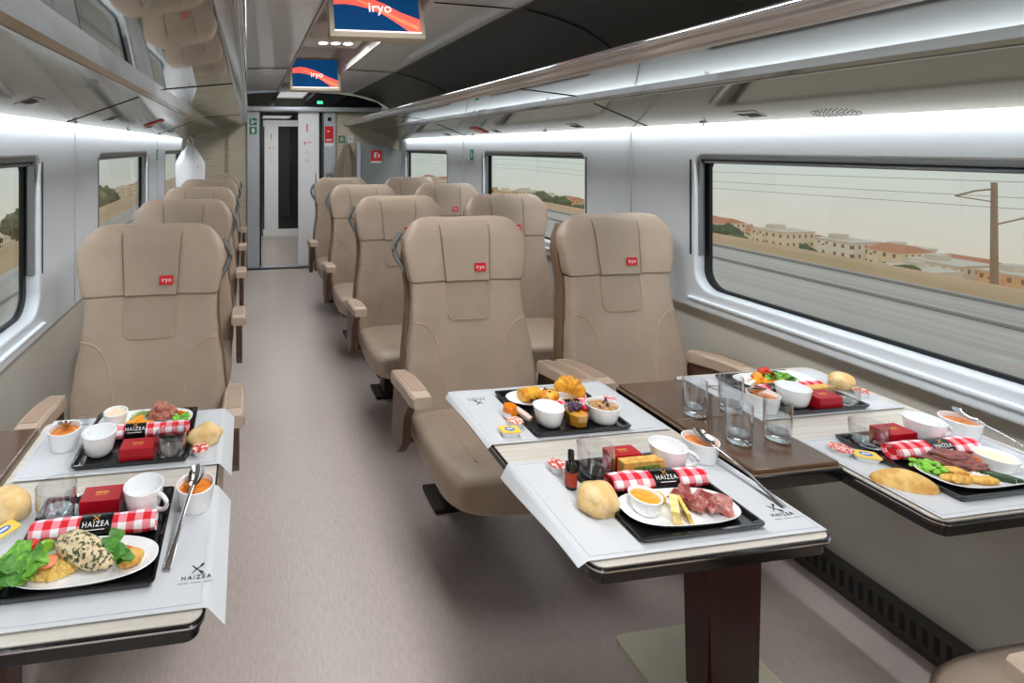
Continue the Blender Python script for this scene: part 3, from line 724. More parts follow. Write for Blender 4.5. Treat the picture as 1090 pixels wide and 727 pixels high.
# ================================================================== TABLES
TZ = .73
def table(label, leaves, con, legx, cat='table', plate=None):
    r = thing('folding_table', (legx, 1.2, 0), label, cat); ox, oy = legx, 1.2
    for x0, x1 in leaves:
        P = rrect(x0-ox, x1-ox, .80-oy, 1.432-oy, .022, 5)
        b = BM(); prism(b, P, TZ-.002, None, TZ-.016); lf = emit('leaf', b, 'laminate', r, 30)
        b = BM(); Q = rrect(x0-ox-.003, x1-ox+.003, .797-oy, 1.435-oy, .024, 5); prism(b, Q, TZ-.004, None, TZ-.014); prism(b, rrect(x0-ox+.004, x1-ox-.004, .803-oy, 1.428-oy, .022, 5), TZ-.016, None, TZ-.034); emit('edge_band', b, 'black', lf, 30)
        b = BM(); prism(b, rrect(x0-ox-.0045, x1-ox+.0045, .7955-oy, 1.4365-oy, .025, 5), TZ-.0065, None, TZ-.0095); emit('edge_trim', b, 'steel', lf, 30)
    x0, x1 = con
    b = BM(); bx(b, ((x0+x1)/2-ox, 1.175-oy, TZ-.012), (x1-x0+.004, .43, .03), .004); emit('centre_beam', b, 'black', r)
    b = BM(); bx(b, ((x0+x1)/2-ox, 1.175-oy, TZ+.008), (x1-x0, .415, .012), .004)
    cp = emit('console_top', b, 'console', r)
    b = BM(); bx(b, ((x0+x1)/2-ox, 1.175-oy, TZ+.001), (x1-x0+.008, .423, .006), .002); bx(b, ((x0+x1)/2-ox, 1.175-oy, TZ+.0145), (x1-x0-.01, .003, .001)); emit('console_rim', b, 'console_edge', cp)
    b = BM(); w = .075
    R = [[Vector((sx*w*k, .005+sy*.04*k, z)) for sx, sy in ((-1, -1), (1, -1), (1, 1), (-1, 1))] for z, k in ((.012, 1.0), (.3, 1.0), (TZ-.027, 1.12))]
    loft(b, R); bmesh.ops.bevel(b, geom=[e for e in b.edges if abs(e.verts[0].co.z-e.verts[1].co.z) > .1], offset=.008, segments=2, affect='EDGES'); emit('pedestal', b, 'pillar_brown', r, 40)
    b = BM(); prism(b, rrect(-.175, .175, -.18, .185, .02), .014, None, 0); emit('base_plate', b, 'baseplate', r)
    return r
table('right table with two laminate leaves around a brown centre console', ((.572, 1.045), (1.284, 1.772)), (1.062, 1.279), 1.225)
table('left table with a single laminate leaf and brown console by the wall', ((-.505, -.068),), (-.735, -.507), -.565)
# ================================================================== PLACEMATS, TRAYS
def logo_on(parent, x, y, z, rot):
    """crossed fork and spoon over HAIZEA; rot 0 reads from -y"""
    d = -1 if rot else 1
    fr = frame((x, y, z), (d, 0, 0), (0, d, 0))
    b = BM()
    for a, sp in ((.785, 1), (-.785, 0)):
        m2 = fr @ Matrix.Translation((0, .021, 0)) @ Matrix.Rotation(a, 4, 'Z')
        prism(b, [(-.011, -.0007), (.009, -.0007), (.009, .0007), (-.011, .0007)], .0004, m2)
        if sp: prism(b, [(.011+.004*cos(t*pi/5), .0022*sin(t*pi/5)) for t in range(10)], .0004, m2)
        else:
            for q in (-.0018, 0, .0018): prism(b, [(.009, q-.0005), (.015, q-.0005), (.015, q+.0005), (.009, q+.0005)], .0004, m2)
            prism(b, [(.008, -.0023), (.0095, -.0023), (.0095, .0023), (.008, .0023)], .0004, m2)
    emit('emblem', b, 'ink', parent)
    text('lettering', 'HAIZEA', .011, 'ink', parent, fr @ Matrix.Translation((0, .004, 0)), .0002, 1.35)
    b = BM()
    for i in range(14):
        if i % 5 != 4: bx(b, (x+d*(-.026+i*.004), y-d*.006, z), (.0027, .0014, .0004))
    emit('small_print', b, 'ink_pale', parent)
def placemat(label, x0, x1, y0, y1, tx0, tx1, logo, seed, rot=0):
    r = tag(bpy.data.objects.new('paper_placemat', None), label, 'placemat', 'paper placemats'); COL.objects.link(r); r.location = ((x0+x1)/2, (y0+y1)/2, TZ)
    ox, oy = r.location.x, r.location.y
    b = BM()
    def f(u, v):
        x = x0+(x1-x0)*u; y = y0+(y1-y0)*v; z = .0025
        over = max(0, tx0-.006-x, x-tx1-.006); ov2 = max(0, .795-y, y-1.437)
        if over > 0: x += (over*.35 if x < tx0 else -over*.35); z -= over*.9*(.6+.4*v+.25*sin(v*4+seed))
        if ov2 > 0: z -= ov2*.75; 
        z += .0006*noise.noise(Vector((x*9, y*9, seed)))
        return Vector((x-ox, y-oy, z))
    sheet(b, f, 60, 24, .0009); emit('sheet', b, 'paper', r, 80)
    b = BM()
    xa, xb, ya, yb = max(x0+.008, tx0+.004), min(x1-.008, tx1-.004), max(y0+.008, .803), min(y1-.008, 1.43)
    for (cx, cy, sx, sy) in (((xa+xb)/2, ya, xb-xa, .0008), ((xa+xb)/2, yb, xb-xa, .0008), (xa, (ya+yb)/2, .0008, yb-ya), (xb, (ya+yb)/2, .0008, yb-ya)):
        bx(b, (cx-ox, cy-oy, .0031), (sx, sy, .0004))
    emit('printed_border', b, 'border_print', r)
    if logo: logo_on(r, logo[0]-ox, logo[1]-oy, .0033, rot)
    return r
placemat('white paper placemat at the far end of the left table', -.488, -.022, 1.185, 1.468, -.505, -.068, (-.42, 1.405), 1, 1)
placemat('white paper placemat at the near end of the left table hanging over its corner', -.50, -.02, .818, 1.11, -.505, -.068, (-.083, .872), 2)
placemat('white paper placemat under the pastries at the aisle table far end', .55, 1.035, 1.162, 1.432, .572, 1.045, (.625, 1.38), 3, 1)
placemat('white paper placemat under the cheese and ham at the aisle table near end', .54, 1.045, .811, 1.087, .572, 1.045, (1.003, .853), 4)
placemat('white paper placemat at the far end of the window table', 1.290, 1.745, 1.162, 1.408, 1.284, 1.772, None, 5, 1)
placemat('white paper placemat at the near end of the window table', 1.292, 1.752, .802, 1.07, 1.284, 1.772, None, 6)
MZ, TR = TZ+.003, TZ+.0085                      # resting heights on paper and on a tray
def tray(label, x0, x1, y0, y1):
    o = thing('serving_tray', ((x0+x1)/2, (y0+y1)/2, MZ), label, 'tray', 'black serving trays'); w, d = (x1-x0)/2, (y1-y0)/2
    b = BM(); rings = []
    for ins, z in ((.006, 0), (0, .010), (0, .0125), (.005, .0125), (.011, .0055)): rings.append([Vector((x, y, z)) for x, y in rrect(-w+ins, w-ins, -d+ins, d-ins, .008, 4)])
    loft(b, rings); emit('tray_body', b, 'black', o, 30); return o
TRAYS = [('black tray at the far end of the left table', -.378, -.130, 1.198, 1.428), ('black tray with the chicken plate on the left table', -.388, -.146, .862, 1.100),
 ('black tray with pastries at the far end of the aisle table', .683, .936, 1.166, 1.392), ('black tray with the cheese and ham plate on the aisle table', .681, .934, .825, 1.058),
 ('black tray with the salad plate at the window table far end', 1.388, 1.638, 1.163, 1.392), ('black tray with the meat and bean plate at the window table near end', 1.380, 1.634, .827, 1.058)]
for t in TRAYS: tray(*t)
# ================================================================== TABLEWARE AND FOOD
SET = {1: 'on the far tray of the left table', 2: 'on the chicken tray of the left table', 3: 'on the pastry tray of the aisle table', 4: 'on the ham tray of the aisle table', 5: 'on the far tray of the window table', 6: 'on the near tray of the window table'}
BES = {1: 'beside the far tray of the left table', 2: 'beside the near tray of the left table', 3: 'beside the pastry tray of the aisle table', 4: 'beside the ham tray of the aisle table', 5: 'beside the far tray of the window table', 6: 'beside the near tray of the window table'}
def one(name, b, m, label, cat, loc, group=None, ang=40, rz=0):
    o = emit(name, b, m, None, ang, loc); o.rotation_euler = (0, 0, rz); return tag(o, label, cat, group)
def copies(o, places, labels=None):
    """place o first, then copies; places = (x, y, z, rz[, rx])"""
    for i, p in enumerate(places):
        q = o if i == 0 else dup(o)
        q.location = p[:3]; q.rotation_euler = (p[4] if len(p) > 4 else 0, 0, p[3])
        if labels: q['label'] = labels[i]
def plate(label, cx, cy, rx, ry, rz=0, n=2.6, taper=0):
    b = BM(); R = []; N = 56
    for k, z in ((.60, 0), (.80, .001), (.97, .010), (1.0, .0125), (.985, .0135), (.93, .011), (.78, .005), (.5, .004), (.05, .004)):
        ring = []
        for i in range(N):
            a = 2*pi*i/N; c, s = cos(a), sin(a); q = (abs(c)**n+abs(s)**n)**(-1/n)
            x = c*q; y = s*q*(1 - taper*(x+1)/2); ring.append(Vector((rx*k*x, ry*k*y, z)))
        R.append(ring)
    loft(b, R); return one('oval_plate', b, 'porcelain', label, 'plate', (cx, cy, TR), 'white oval plates', 50, rz)
PZ = TR+.0055                                      # resting height on a plate
def bowl(name, label, x, y, z, r0, r1, h, cat='bowl', handle=None, sx=1, group=None, curve=.5, pleat=0):
    o = thing(name, (x, y, z), label, cat, group); b = BM(); P = []
    for i in range(9):
        t = i/8; P.append((r0 + (r1-r0)*t**curve, .001 + h*t - .001*t))
    prof = [(r0*.85, 0)] + P + [(r1-.0015, h+.0008), (r1-.003, h)] + [(r0 - .003 + (r1-r0)*(i/8)**curve, .004+(h-.004)*i/8) for i in range(7, -1, -1)] + [(0, .004)]
    lathe(b, prof, 36, sx=sx); emit('body', b, 'porcelain', o, 50)
    if handle is not None:
        b = BM(); c, s = cos(handle), sin(handle); pts = [((r1*.9 + .021*cos(th))*c, (r1*.9 + .021*cos(th))*s, h*.54 + h*.3*sin(th)) for th in [radians(102 - 210*q/14) for q in range(15)]]
        tube(b, pts, .0042, 8); emit('handle', b, 'porcelain', o, 60)
    return o
def cup(label, x, y, z, handle): return bowl('coffee_cup', label, x, y, z, .022, .037, .05, 'cup', handle, curve=.45, group='white coffee cups')
def ramekin(label, x, y, z, r=.0365, h=.044): return bowl('soup_ramekin', label, x, y, z, r*.80, r, h, 'ramekin', curve=.8, group='white soup ramekins')
def fill(name, m, label, cat, x, y, z, r, sx=1, dome=.001):
    b = BM(); lathe(b, [(0, -.003), (r*.97, -.003), (r, 0), (r*.7, dome*.6), (0, dome)], 32, sx=sx); return one(name, b, m, label, cat, (x, y, z), None, 60)
def soup(label, x, y, z): return fill('soup', 'soup', label, 'soup', x, y, z+.034, .0315)
def tumbler(label, x, y, z, r0, r1, h, water=0):
    o = thing('glass_tumbler', (x, y, z), label, 'glass', 'clear glass tumblers')
    b = BM(); th = .0016; base = .022 if h > .08 else .008
    P = [(0, .0015), (r0*.8, 0), (r0, .002), (r0 + (r1-r0)*.25 + .0005, h*.2), (r0+(r1-r0)*.6+.0012, h*.5), (r1, h*.97), (r1-.0006, h), (r1-th, h*.985)]
    P += [(r0+(r1-r0)*.6+.0012-th, h*.5), (r0+(r1-r0)*.25+.0005-th, base+h*.12), (r0*.97, base+.0015), (0, base+.001)]
    lathe(b, P, 40); emit('glass_wall', b, 'glass', o, 50)
    b = BM(); lathe(b, [(0, .002), (r0*.78, .0006), (r0-.001, .0026), (r0+.0002, base*.8), (r0*.95, base), (0, base-.0015)], 40); emit('glass_base', b, 'thick_glass', o, 50); return o
def spoon(label, bowl_pt, end, m='steel'):
    p = Vector(bowl_pt); e = Vector(end); d = (e-p); L = d.length; d.normalize(); s = d.cross(Vector((0, 0, 1))).normalized(); u = s.cross(d)
    o = thing('soup_spoon', (0, 0, 0), label, 'spoon', 'steel spoons'); o.location = e
    T = lambda a, w, z: (p + d*a + s*w + u*z) - e
    b = BM(); R = []
    for i in range(15):
        t = i/14; a = -.024+.048*t; w = .0140*sqrt(max(.0, 1-(2*t-1)**2))*(1.1-.25*t) + .0012; ring = []
        for sgn in (1, -1):
            for j in range(9):
                q = (j/8*2-1)*sgn; ring.append(T(a, w*q, -.0075*sin(pi*t)*(1-q*q) + (.0012 if sgn > 0 else 0)))
        R.append(ring)
    loft(b, R); emit('spoon_bowl', b, m, o, 60)
    b = BM(); R = []
    for i in range(14):
        t = i/13; a = .021 + (L-.021)*t; w = .003 + .0045*max(0, t-.3)**1.5*1.6; z = .004*sin(pi*min(1, t*1.4))
        R.append([T(a, w*cos(2*pi*j/8), z+.0011*sin(2*pi*j/8)) for j in range(8)])
    loft(b, R); emit('spoon_handle', b, m, o, 60)
    return o
def napkin(label, x, y, z, L=.205, r=.018, rz=0, band=(-.032, .032), face=1, seed=0):
    o = thing('napkin_roll', (x, y, z), label, 'napkin', 'red gingham napkin rolls', rz)
    b = BM(); R = []; us = []
    N = 22; per = .028
    for i in range(25):
        t = i/24; xx = -L/2 + L*t; q = r*(1 - .10*(1-min(1, min(t, 1-t)*12)) + .02*sin(t*13+seed))
        R.append([Vector((xx, q*cos(2*pi*j/N)*1.12, r*.92 + q*.92*sin(2*pi*j/N) + .0008*sin(t*20+j))) for j in range(N)]); us.append(xx/per)
    R = [[Vector((R[0][0].x+.004, p.y*.55, r*.92+(p.z-r*.92)*.55)) for p in R[0]]] + R + [[Vector((R[-1][0].x-.004, p.y*.55, r*.92+(p.z-r*.92)*.55)) for p in R[-1]]]
    us = [us[0]-.2] + us + [us[-1]+.2]
    loft(b, R, uvs=(us, 4)); emit('roll', b, 'gingham', o, 60)
    b = BM(); R = []
    for xx in (band[0], band[0]+.001, band[1]-.001, band[1]): R.append([Vector((xx, (r+.0012)*1.12*cos(2*pi*j/36), r*.92 + (r+.0012)*.94*sin(2*pi*j/36))) for j in range(36)])
    loft(b, R, cap=False); bd = emit('paper_band', b, 'black', o, 60)
    a = radians(48); fr = frame(((band[0]+band[1])/2, -face*(r+.0022)*1.12*cos(a), r*.92+(r+.0022)*.94*sin(a)), (face, 0, 0), (0, face*sin(a), cos(a)))
    text('band_lettering', 'HAIZEA', .0115, 'lettering_white', bd, fr @ Matrix.Translation((0, -.001, 0)), .0002, 1.2)
    b = BM()
    for an in (.6, -.6): prism(b, [(-.0065, -.0006), (.0065, -.0006), (.0065, .0006), (-.0065, .0006)], .0006, fr @ Matrix.Translation((0, .0085, -.0012)) @ Matrix.Rotation(an, 4, 'Z'))
    emit('band_emblem', b, 'gold', bd)
    b = BM(); prism(b, [(-.016, -.0095), (.016, -.0095), (.016, -.0085), (-.016, -.0085)], .0006, fr @ Matrix.Translation((0, 0, -.0006))); emit('band_line', b, 'lettering_white', bd)
    return o
def red_box(label, x, y, z, rz=0, w=.072, d=.046, h=.03):
    o = thing('sweet_box', (x, y, z), label, 'box', 'small red boxes', rz)
    b = BM(); bx(b, (0, 0, h*.3), (w-.001, d-.001, h*.6), .001); emit('base', b, 'box_red', o, 25)
    b = BM(); bx(b, (0, 0, h*.66), (w, d, h*.68), .0015); emit('lid', b, 'box_red', o, 25)
    b = BM()
    for i in range(5): bx(b, (-.010+i*.005, .002, h+.0002), (.0032, .005+.002*(i % 2), .0006))
    bx(b, (0, -.005, h+.0002), (.022, .0012, .0006)); emit('gold_print', b, 'gold', o)
    return o
def butter_pot(label, x, y, z, lid='lid_red', r=.0175, h=.017):
    o = thing('butter_pot', (x, y, z), label, 'butter', 'butter portions'); b = BM(); lathe(b, [(0, 0), (r*.78, 0), (r*.98, h*.9), (r*.9, h*.9), (0, h*.85)], 24); emit('tub', b, 'tub', o, 40)
    b = BM(); lathe(b, [(0, h*.93), (r*1.08, h*.9), (r*1.1, h*.94), (r*1.0, h+.0003), (0, h+.0006)], 24); emit('foil_lid', b, lid, o, 40); return o
def butter_pack(label, x, y, z, rz=0, w=.045, d=.03, h=.013):
    o = thing('butter_pack', (x, y, z), label, 'butter', 'butter portions', rz); b = BM(); R = [[Vector((px, py, zz)) for px, py in rrect(-w/2+i, w/2-i, -d/2+i, d/2-i, .005, 3)] for i, zz in ((.004, 0), (.001, h*.85), (.001, h*.86))]; loft(b, R); emit('tub', b, 'label_pale', o, 35)
    b = BM(); prism(b, rrect(-w/2-.001, w/2+.001, -d/2-.001, d/2+.001, .005, 3), h+.0005, None, h*.86); ld = emit('foil_lid', b, 'lid_yellow', o, 30)
    b = BM(); prism(b, [(.012*cos(2*pi*i/20), .008*sin(2*pi*i/20)) for i in range(20)], h+.0012, None, h); emit('label_oval', b, 'label_blue', ld)
    b = BM(); bx(b, (0, -.0005, h+.0014), (.014, .004, .0006)); emit('label_print', b, 'lettering_white', ld)
    return o
def roll(label, x, y, z, s, rz=0, seed=1, m='bread', sub=4, amp=.16, flat=-.62):
    b = BM(); blob(b, (0, 0, s[2]*-flat), s, sub, amp, 1.3, seed, flat); return one('bread_roll', b, m, label, 'bread', (x, y, z), 'bread rolls', 60, rz)
def chunk(name, m, label, cat, s, seed, group=None, amp=.3, fq=2, sub=3, flat=-.7):
    b = BM(); blob(b, (0, 0, s[2]*-flat), s, sub, amp, fq, seed, flat); return one(name, b, m, label, cat, (0, 0, 0), group, 60)
def leaf(name, m, label, L=.03, w=.011, bend=.5, group=None):
    b = BM()
    def f(u, v):
        x = L*u; ww = w*sin(pi*min(1, u*.96+.04))**.7*(1 if u > .2 else .35+u*3.2); y = (v-.5)*2*ww
        return Vector((x, y, .004 + L*bend*sin(u*pi*.75)*.6 + .25*abs(y) - .002*sin(u*9)))
    sheet(b, f, 10, 6, .0007); return one(name, b, m, label, 'salad leaf', (0, 0, 0), group, 60)
def stick(name, m, label, cat, L, w, h, group=None, bendy=0, tip=.8):
    b = BM(); R = []
    for i in range(9):
        t = i/8; k = 1-(1-tip)*abs(2*t-1)**3; R.append([Vector((-L/2+L*t, w*k*px, h*k*pz*.5+h*.5+bendy*sin(pi*t))) for px, pz in ((-.5, -.9), (.5, -.9), (.56, 0), (.5, .9), (-.5, .9), (-.56, 0))])
    loft(b, R); return one(name, b, m, label, cat, (0, 0, 0), group, 50)
def scatter(name, m, label, cat, x, y, z, rx, ry, hz, n, s, seed, shape='cube'):
    """uncountable crumbs in a heap: one object"""
    rd = random.Random(seed); b = BM()
    blob(b, (0, 0, 0), (rx*.93, ry*.93, hz*.8), 3, .15, 2, seed, -.05)
    for i in range(n):
        a = rd.uniform(0, 2*pi); q = sqrt(rd.random()); px, py = rx*q*cos(a), ry*q*sin(a); pz = hz*.8*sqrt(max(0, 1-q*q*.9))
        if shape == 'cube': bx(b, (px, py, pz), (s*rd.uniform(.6, 1.3), s*rd.uniform(.6, 1.3), s*rd.uniform(.5, 1)), 0, rot=Matrix.Rotation(rd.uniform(0, 3), 3, Vector((rd.random(), rd.random(), rd.random()+.1))))
        else: blob(b, (px, py, pz), (s*rd.uniform(.4, .7), s*rd.uniform(.4, .7), s*rd.uniform(.35, .6)), 1, .1, 2, i)
    return one(name, b, m, label, cat, (x, y, z), None, 50)
# ---------------- setting 1: left table, far
L = lambda s, k=1: s + ' ' + SET[k]
LB = lambda s, k=1: s + ' ' + BES[k]
plate(L('white oval plate with tuna and beans'), -.252, 1.372, .113, .048, 0, 2.8)
bowl('sauce_bowl', 'small white bowl of cream sauce on the tuna plate', -.325, 1.374, PZ, .022, .029, .03, curve=.7, group='sauce bowls'); fill('cream_sauce', 'cream', 'pale cream sauce in the small bowl beside the tuna', 'sauce', -.325, 1.374, PZ+.0245, .0245)
o = chunk('tuna_chunk', 'tuna', 'pink tuna chunk on the far plate of the left table', 'fish', (.02, .016, .014), 3, 'tuna chunks', .4, 2.6)
copies(o, [(-.212, 1.378, PZ, 0), (-.232, 1.388, PZ, 1.1), (-.195, 1.392, PZ, 2.2), (-.218, 1.384, PZ+.016, 3)])
o = stick('orange_strip', 'orange', 'bright orange pumpkin strip on the tuna plate', 'vegetable', .04, .012, .009, 'orange pumpkin strips', .002)
copies(o, [(-.272, 1.350, PZ, .2), (-.262, 1.358, PZ, -.5), (-.285, 1.357, PZ, .7), (-.27, 1.354, PZ+.009, 1.1), (-.25, 1.35, PZ, .1)])
o = stick('courgette_strip', 'zucchini', 'pale green courgette strip on the tuna plate', 'vegetable', .045, .006, .006, 'courgette strips', .003)
copies(o, [(-.272, 1.382, PZ, .6), (-.262, 1.386, PZ, .9), (-.28, 1.377, PZ, .75), (-.268, 1.392, PZ+.006, .4), (-.276, 1.386, PZ+.007, 1.0)])
o = chunk('edamame_bean', 'edamame', 'green bean beside the tuna on the far plate of the left table', 'bean', (.0055, .004, .0035), 5, 'green beans by the tuna', .08)
rd = random.Random(4); copies(o, [(-.165+rd.uniform(-.017, .017), 1.36+rd.uniform(-.016, .016), PZ+.005*rd.randrange(3), rd.uniform(0, 3)) for _ in range(34)])
o = stick('orange_strip', 'pepper', 'orange pepper strip behind the green beans on the tuna plate', 'vegetable', .03, .007, .006, 'pepper strips by the tuna', .002)
copies(o, [(-.172, 1.392, PZ, .1), (-.160, 1.388, PZ, -.5), (-.18, 1.388, PZ+.004, .4)])
cup(L('white coffee cup'), -.332, 1.255, TR, 2.6)
ramekin(LB('white ramekin of orange soup'), -.422, 1.305, MZ); soup('orange soup in the ramekin beside the far tray of the left table', -.422, 1.305, MZ)
spoon('steel spoon tilted out of the far ramekin on the left table', (-.424, 1.318, MZ+.05), (-.408, 1.445, MZ+.002))
napkin(L('red gingham napkin roll with black band'), -.236, 1.312, TR, .19, .016, 0, (-.052, -.004), 1, 1)
red_box(L('small red box'), -.243, 1.228, TR)
tumbler(L('low clear tumbler'), -.172, 1.232, TR, .03, .034, .05)
roll(LB('small bread roll'), -.100, 1.275, MZ, (.04, .028, .026), .3, 4)
o = stick('bread_crust_end', 'crust', 'thin crust peeking from under the bread roll on the left table', 'bread', .04, .014, .008); o.location = (-.086, 1.305, MZ)
butter_pot(LB('little butter pot with red foil lid'), -.107, 1.225, MZ)
# ---------------- setting 2: left table, near
plate(L('white oval plate', 2), -.266, .917, .117, .055, 0, 2.4, .1)
o = chunk('chicken_breast', 'chicken', 'herb crusted chicken breast on the near plate of the left table', 'chicken', (.054, .025, .021), 8, None, .2, 1.5, 5); o.location = (-.266, .925, PZ+.006); o.rotation_euler = (.2, .14, -.5)
scatter('couscous', 'couscous', 'heap of yellow couscous between salad and chicken', 'couscous', -.315, .913, PZ, .042, .026, .014, 260, .0042, 2)['kind'] = 'stuff'
rd = random.Random(8); o = leaf('salad_leaf', 'leaf', 'green salad leaf at the left end of the chicken plate', .036, .013, .45, 'salad leaves left of the chicken')
copies(o, [(-.362+rd.uniform(-.02, .022), .895+rd.uniform(-.026, .03), PZ+rd.uniform(.002, .022), rd.uniform(0, 6.28), rd.uniform(-.3, .3)) for _ in range(20)])
o = leaf('salad_leaf', 'leaf_dark', 'dark green salad leaf at the left end of the chicken plate', .032, .013, .55, 'dark salad leaves left of the chicken')
copies(o, [(-.358+rd.uniform(-.02, .02), .897+rd.uniform(-.026, .03), PZ+rd.uniform(.004, .026), rd.uniform(0, 6.28), rd.uniform(-.3, .3)) for _ in range(12)])
o = leaf('salad_leaf', 'leaf_dark', 'green salad leaf resting on the right side of the chicken', .03, .013, .4, 'salad leaves right of the chicken')
copies(o, [(-.222, .90, PZ+.014, .4, .2), (-.228, .905, PZ+.02, 1.6, .1), (-.214, .897, PZ+.012, -.4, -.2), (-.226, .92, PZ+.022, 1.3, .3), (-.216, .905, PZ+.018, 2.2, .1), (-.212, .893, PZ+.01, .1, 0)])
b = BM(); R = []
for i in range(13):
    a = pi*i/12; R.append([Vector((.021*cos(a)*k, .0, .021*sin(a)*k)) + Vector((0, q, 0)) for k, q in ((1, -.004*sin(a)), (1.0, .004*sin(a)), (.1, .011*sin(a)+.001), (.1, -.011*sin(a)-.001))])
loft(b, R); o = one('lime_wedge', b, 'lime', 'bright lime wedge beside the chicken', 'lime', (-.338, .945, PZ+.004), None, 50, .5)
o = chunk('cherry_tomato', 'tomato', 'halved cherry tomato among the salad leaves', 'tomato', (.011, .011, .010), 2, 'cherry tomatoes in the salad', .05); copies(o, [(-.374, .94, PZ+.012, 0), (-.358, .944, PZ+.014, 1)])
o = chunk('tomato_piece', 'salmon', 'pale red tomato piece on the couscous', 'tomato', (.015, .010, .007), 6, None, .3); o.location = (-.318, .905, PZ+.013); o.rotation_euler = (0, 0, .5)
o = stick('pepper_strip', 'pepper', 'red orange pepper strip at the right end of the chicken plate', 'vegetable', .045, .009, .006, None, .001); o.location = (-.198, .928, PZ+.004); o.rotation_euler = (0, 0, -.45)
o = chunk('roast_potato', 'potato', 'roast potato piece at the right end of the chicken plate', 'potato', (.022, .014, .013), 9, 'roast potato at the chicken', .2); copies(o, [(-.192, .908, PZ, .3)])
cup(L('white coffee cup with handle', 2), -.196, 1.044, TR, -.55)
ramekin(LB('white ramekin of orange soup', 2), -.101, 1.052, MZ); soup('orange soup in the ramekin beside the chicken tray', -.101, 1.052, MZ)
spoon('long steel spoon leaning from ramekin to paper beside the chicken tray', (-.1, 1.052, MZ+.059), (-.133, .895, MZ+.002))
napkin(L('red gingham napkin roll with black band', 2), -.270, .992, TR, .212, .0175, 0, (-.022, .032), 1, 2)
red_box(L('flat red box with gold print', 2), -.276, 1.062, TR)
tumbler(L('empty clear tumbler', 2), -.355, 1.052, TR, .031, .036, .06)
roll('bread roll at the left edge beside the chicken tray', -.452, 1.08, MZ, (.05, .034, .03), -.5, 3)
butter_pack('yellow butter pack at the left edge beside the chicken tray', -.432, 1.018, MZ, .9)
# ---------------- setting 3: aisle table, far
plate(L('white oval plate of pastries', 3), .806, 1.332, .113, .045, 0, 2.6)
def pain(label, x, y, rz):
    o = thing('chocolate_roll', (x, y, PZ), label, 'pastry', None, rz); b = BM(); R = []
    for i in range(17):
        t = i/16; xx = -.027+.054*t; k = 1 - .06*abs(sin(t*pi*4)) - .18*max(0, abs(2*t-1)-.75)*4*.6; R.append([Vector((xx, .021*k*cos(2*pi*j/20), .0165 + .0165*k*max(-1, 1.05*sin(2*pi*j/20)))) for j in range(20)])
    loft(b, R); emit('dough', b, 'pastry', o, 60)
    b = BM()
    for q in (-.009, .009): bx(b, (q, -.0205, .009), (.011, .006, .009), .002)
    emit('chocolate_filling', b, 'choc', o); return o
pain('chocolate filled pastry at the left of the pastry plate', .756, 1.33, .15)
o = thing('round_danish', (.806, 1.318, PZ), 'round golden danish with chocolate crumbs between roll and croissant', 'pastry'); b = BM(); blob(b, (0, 0, .014), (.027, .024, .017), 4, .1, 2, 3, -.8); emit('dough', b, 'pastry_deep', o, 60)
b = BM(); rd = random.Random(3)
for i in range(9): bx(b, (rd.uniform(-.012, .012), rd.uniform(-.012, .008), .0305), (.006, .003, .003), .0006, rot=Matrix.Rotation(rd.uniform(0, 3), 3, 'Z'))
emit('chocolate_crumbs', b, 'choc', o)
b = BM(); R = []
for i in range(33):
    t = i/32; a = pi*(.12+.76*t); k = sin(pi*min(1, max(0, t)))**.6*(1 - .16*abs(sin(t*pi*5.5))**3) ; rr = .003 + .021*k; c = Vector((.036*cos(a), .03*sin(a)-.012, rr*.95))
    d = Vector((cos(a), sin(a)*.8, 0)).normalized(); R.append([c + d*rr*cos(2*pi*j/16) + Vector((0, 0, 1))*rr*1.1*sin(2*pi*j/16) for j in range(16)])
loft(b, R); o = one('croissant', b, 'pastry', 'ridged golden croissant at the right of the pastry plate', 'pastry', (.864, 1.318, PZ+.009), None, 70, -.2); o.rotation_euler = (.25, .25, -.5)
bowl('yogurt_bowl', L('white bowl of yogurt', 3), .742, 1.215, TR, .022, .037, .046, group=None, curve=.5); fill('yogurt', 'yogurt', 'white yogurt filling the bowl before the pastries', 'yogurt', .742, 1.215, TR+.036, .0325)
o = thing('fruit_glass', (.812, 1.205, TR), L('faceted glass pot of orange fruit puree', 3), 'dessert'); b = BM(); n8 = 8
R = [[Vector((r*cos(2*pi*(j+.5)/n8), r*sin(2*pi*(j+.5)/n8), z)) for j in range(n8)] for r, z in ((.024, 0), (.0275, .004), (.031, .038), (.031, .042), (.029, .042), (.0285, .037), (.0255, .004), (.001, .004))]
loft(b, R); emit('pot', b, 'glass', o, 20)
b = BM(); R = [[Vector((r*cos(2*pi*(j+.5)/n8), r*sin(2*pi*(j+.5)/n8), z)) for j in range(n8)] for r, z in ((.0252, .0045), (.0275, .031), (.02, .032))]; loft(b, R); emit('fruit_puree', b, 'juice', o, 30)
rd = random.Random(6)
o = chunk('blackberry', 'berry', 'dark berry on top of the fruit pot', 'berry', (.0075, .0075, .0068), 2, 'dark berries on the fruit pot', .2, 5, 2, -.9); copies(o, [(.800, 1.212, TR+.033, 0), (.812, 1.216, TR+.034, 1), (.824, 1.212, TR+.033, 2), (.806, 1.222, TR+.033, 3), (.82, 1.223, TR+.034, 4), (.795, 1.204, TR+.033, 4), (.812, 1.206, TR+.032, 2)])
o = chunk('raspberry', 'raspberry', 'red raspberry at the edge of the fruit pot', 'berry', (.0075, .0075, .0075), 3, None, .25, 5, 2, -.9); o.location = (.832, 1.204, TR+.033)
bowl('granola_bowl', L('white oval bowl of granola', 3), .888, 1.212, TR, .028, .038, .042, sx=1.08, curve=.6)
scatter('granola', 'granola', 'heap of granola with raisins in the oval bowl', 'granola', .888, 1.212, TR+.030, .034, .03, .012, 150, .006, 5)['kind'] = 'stuff'
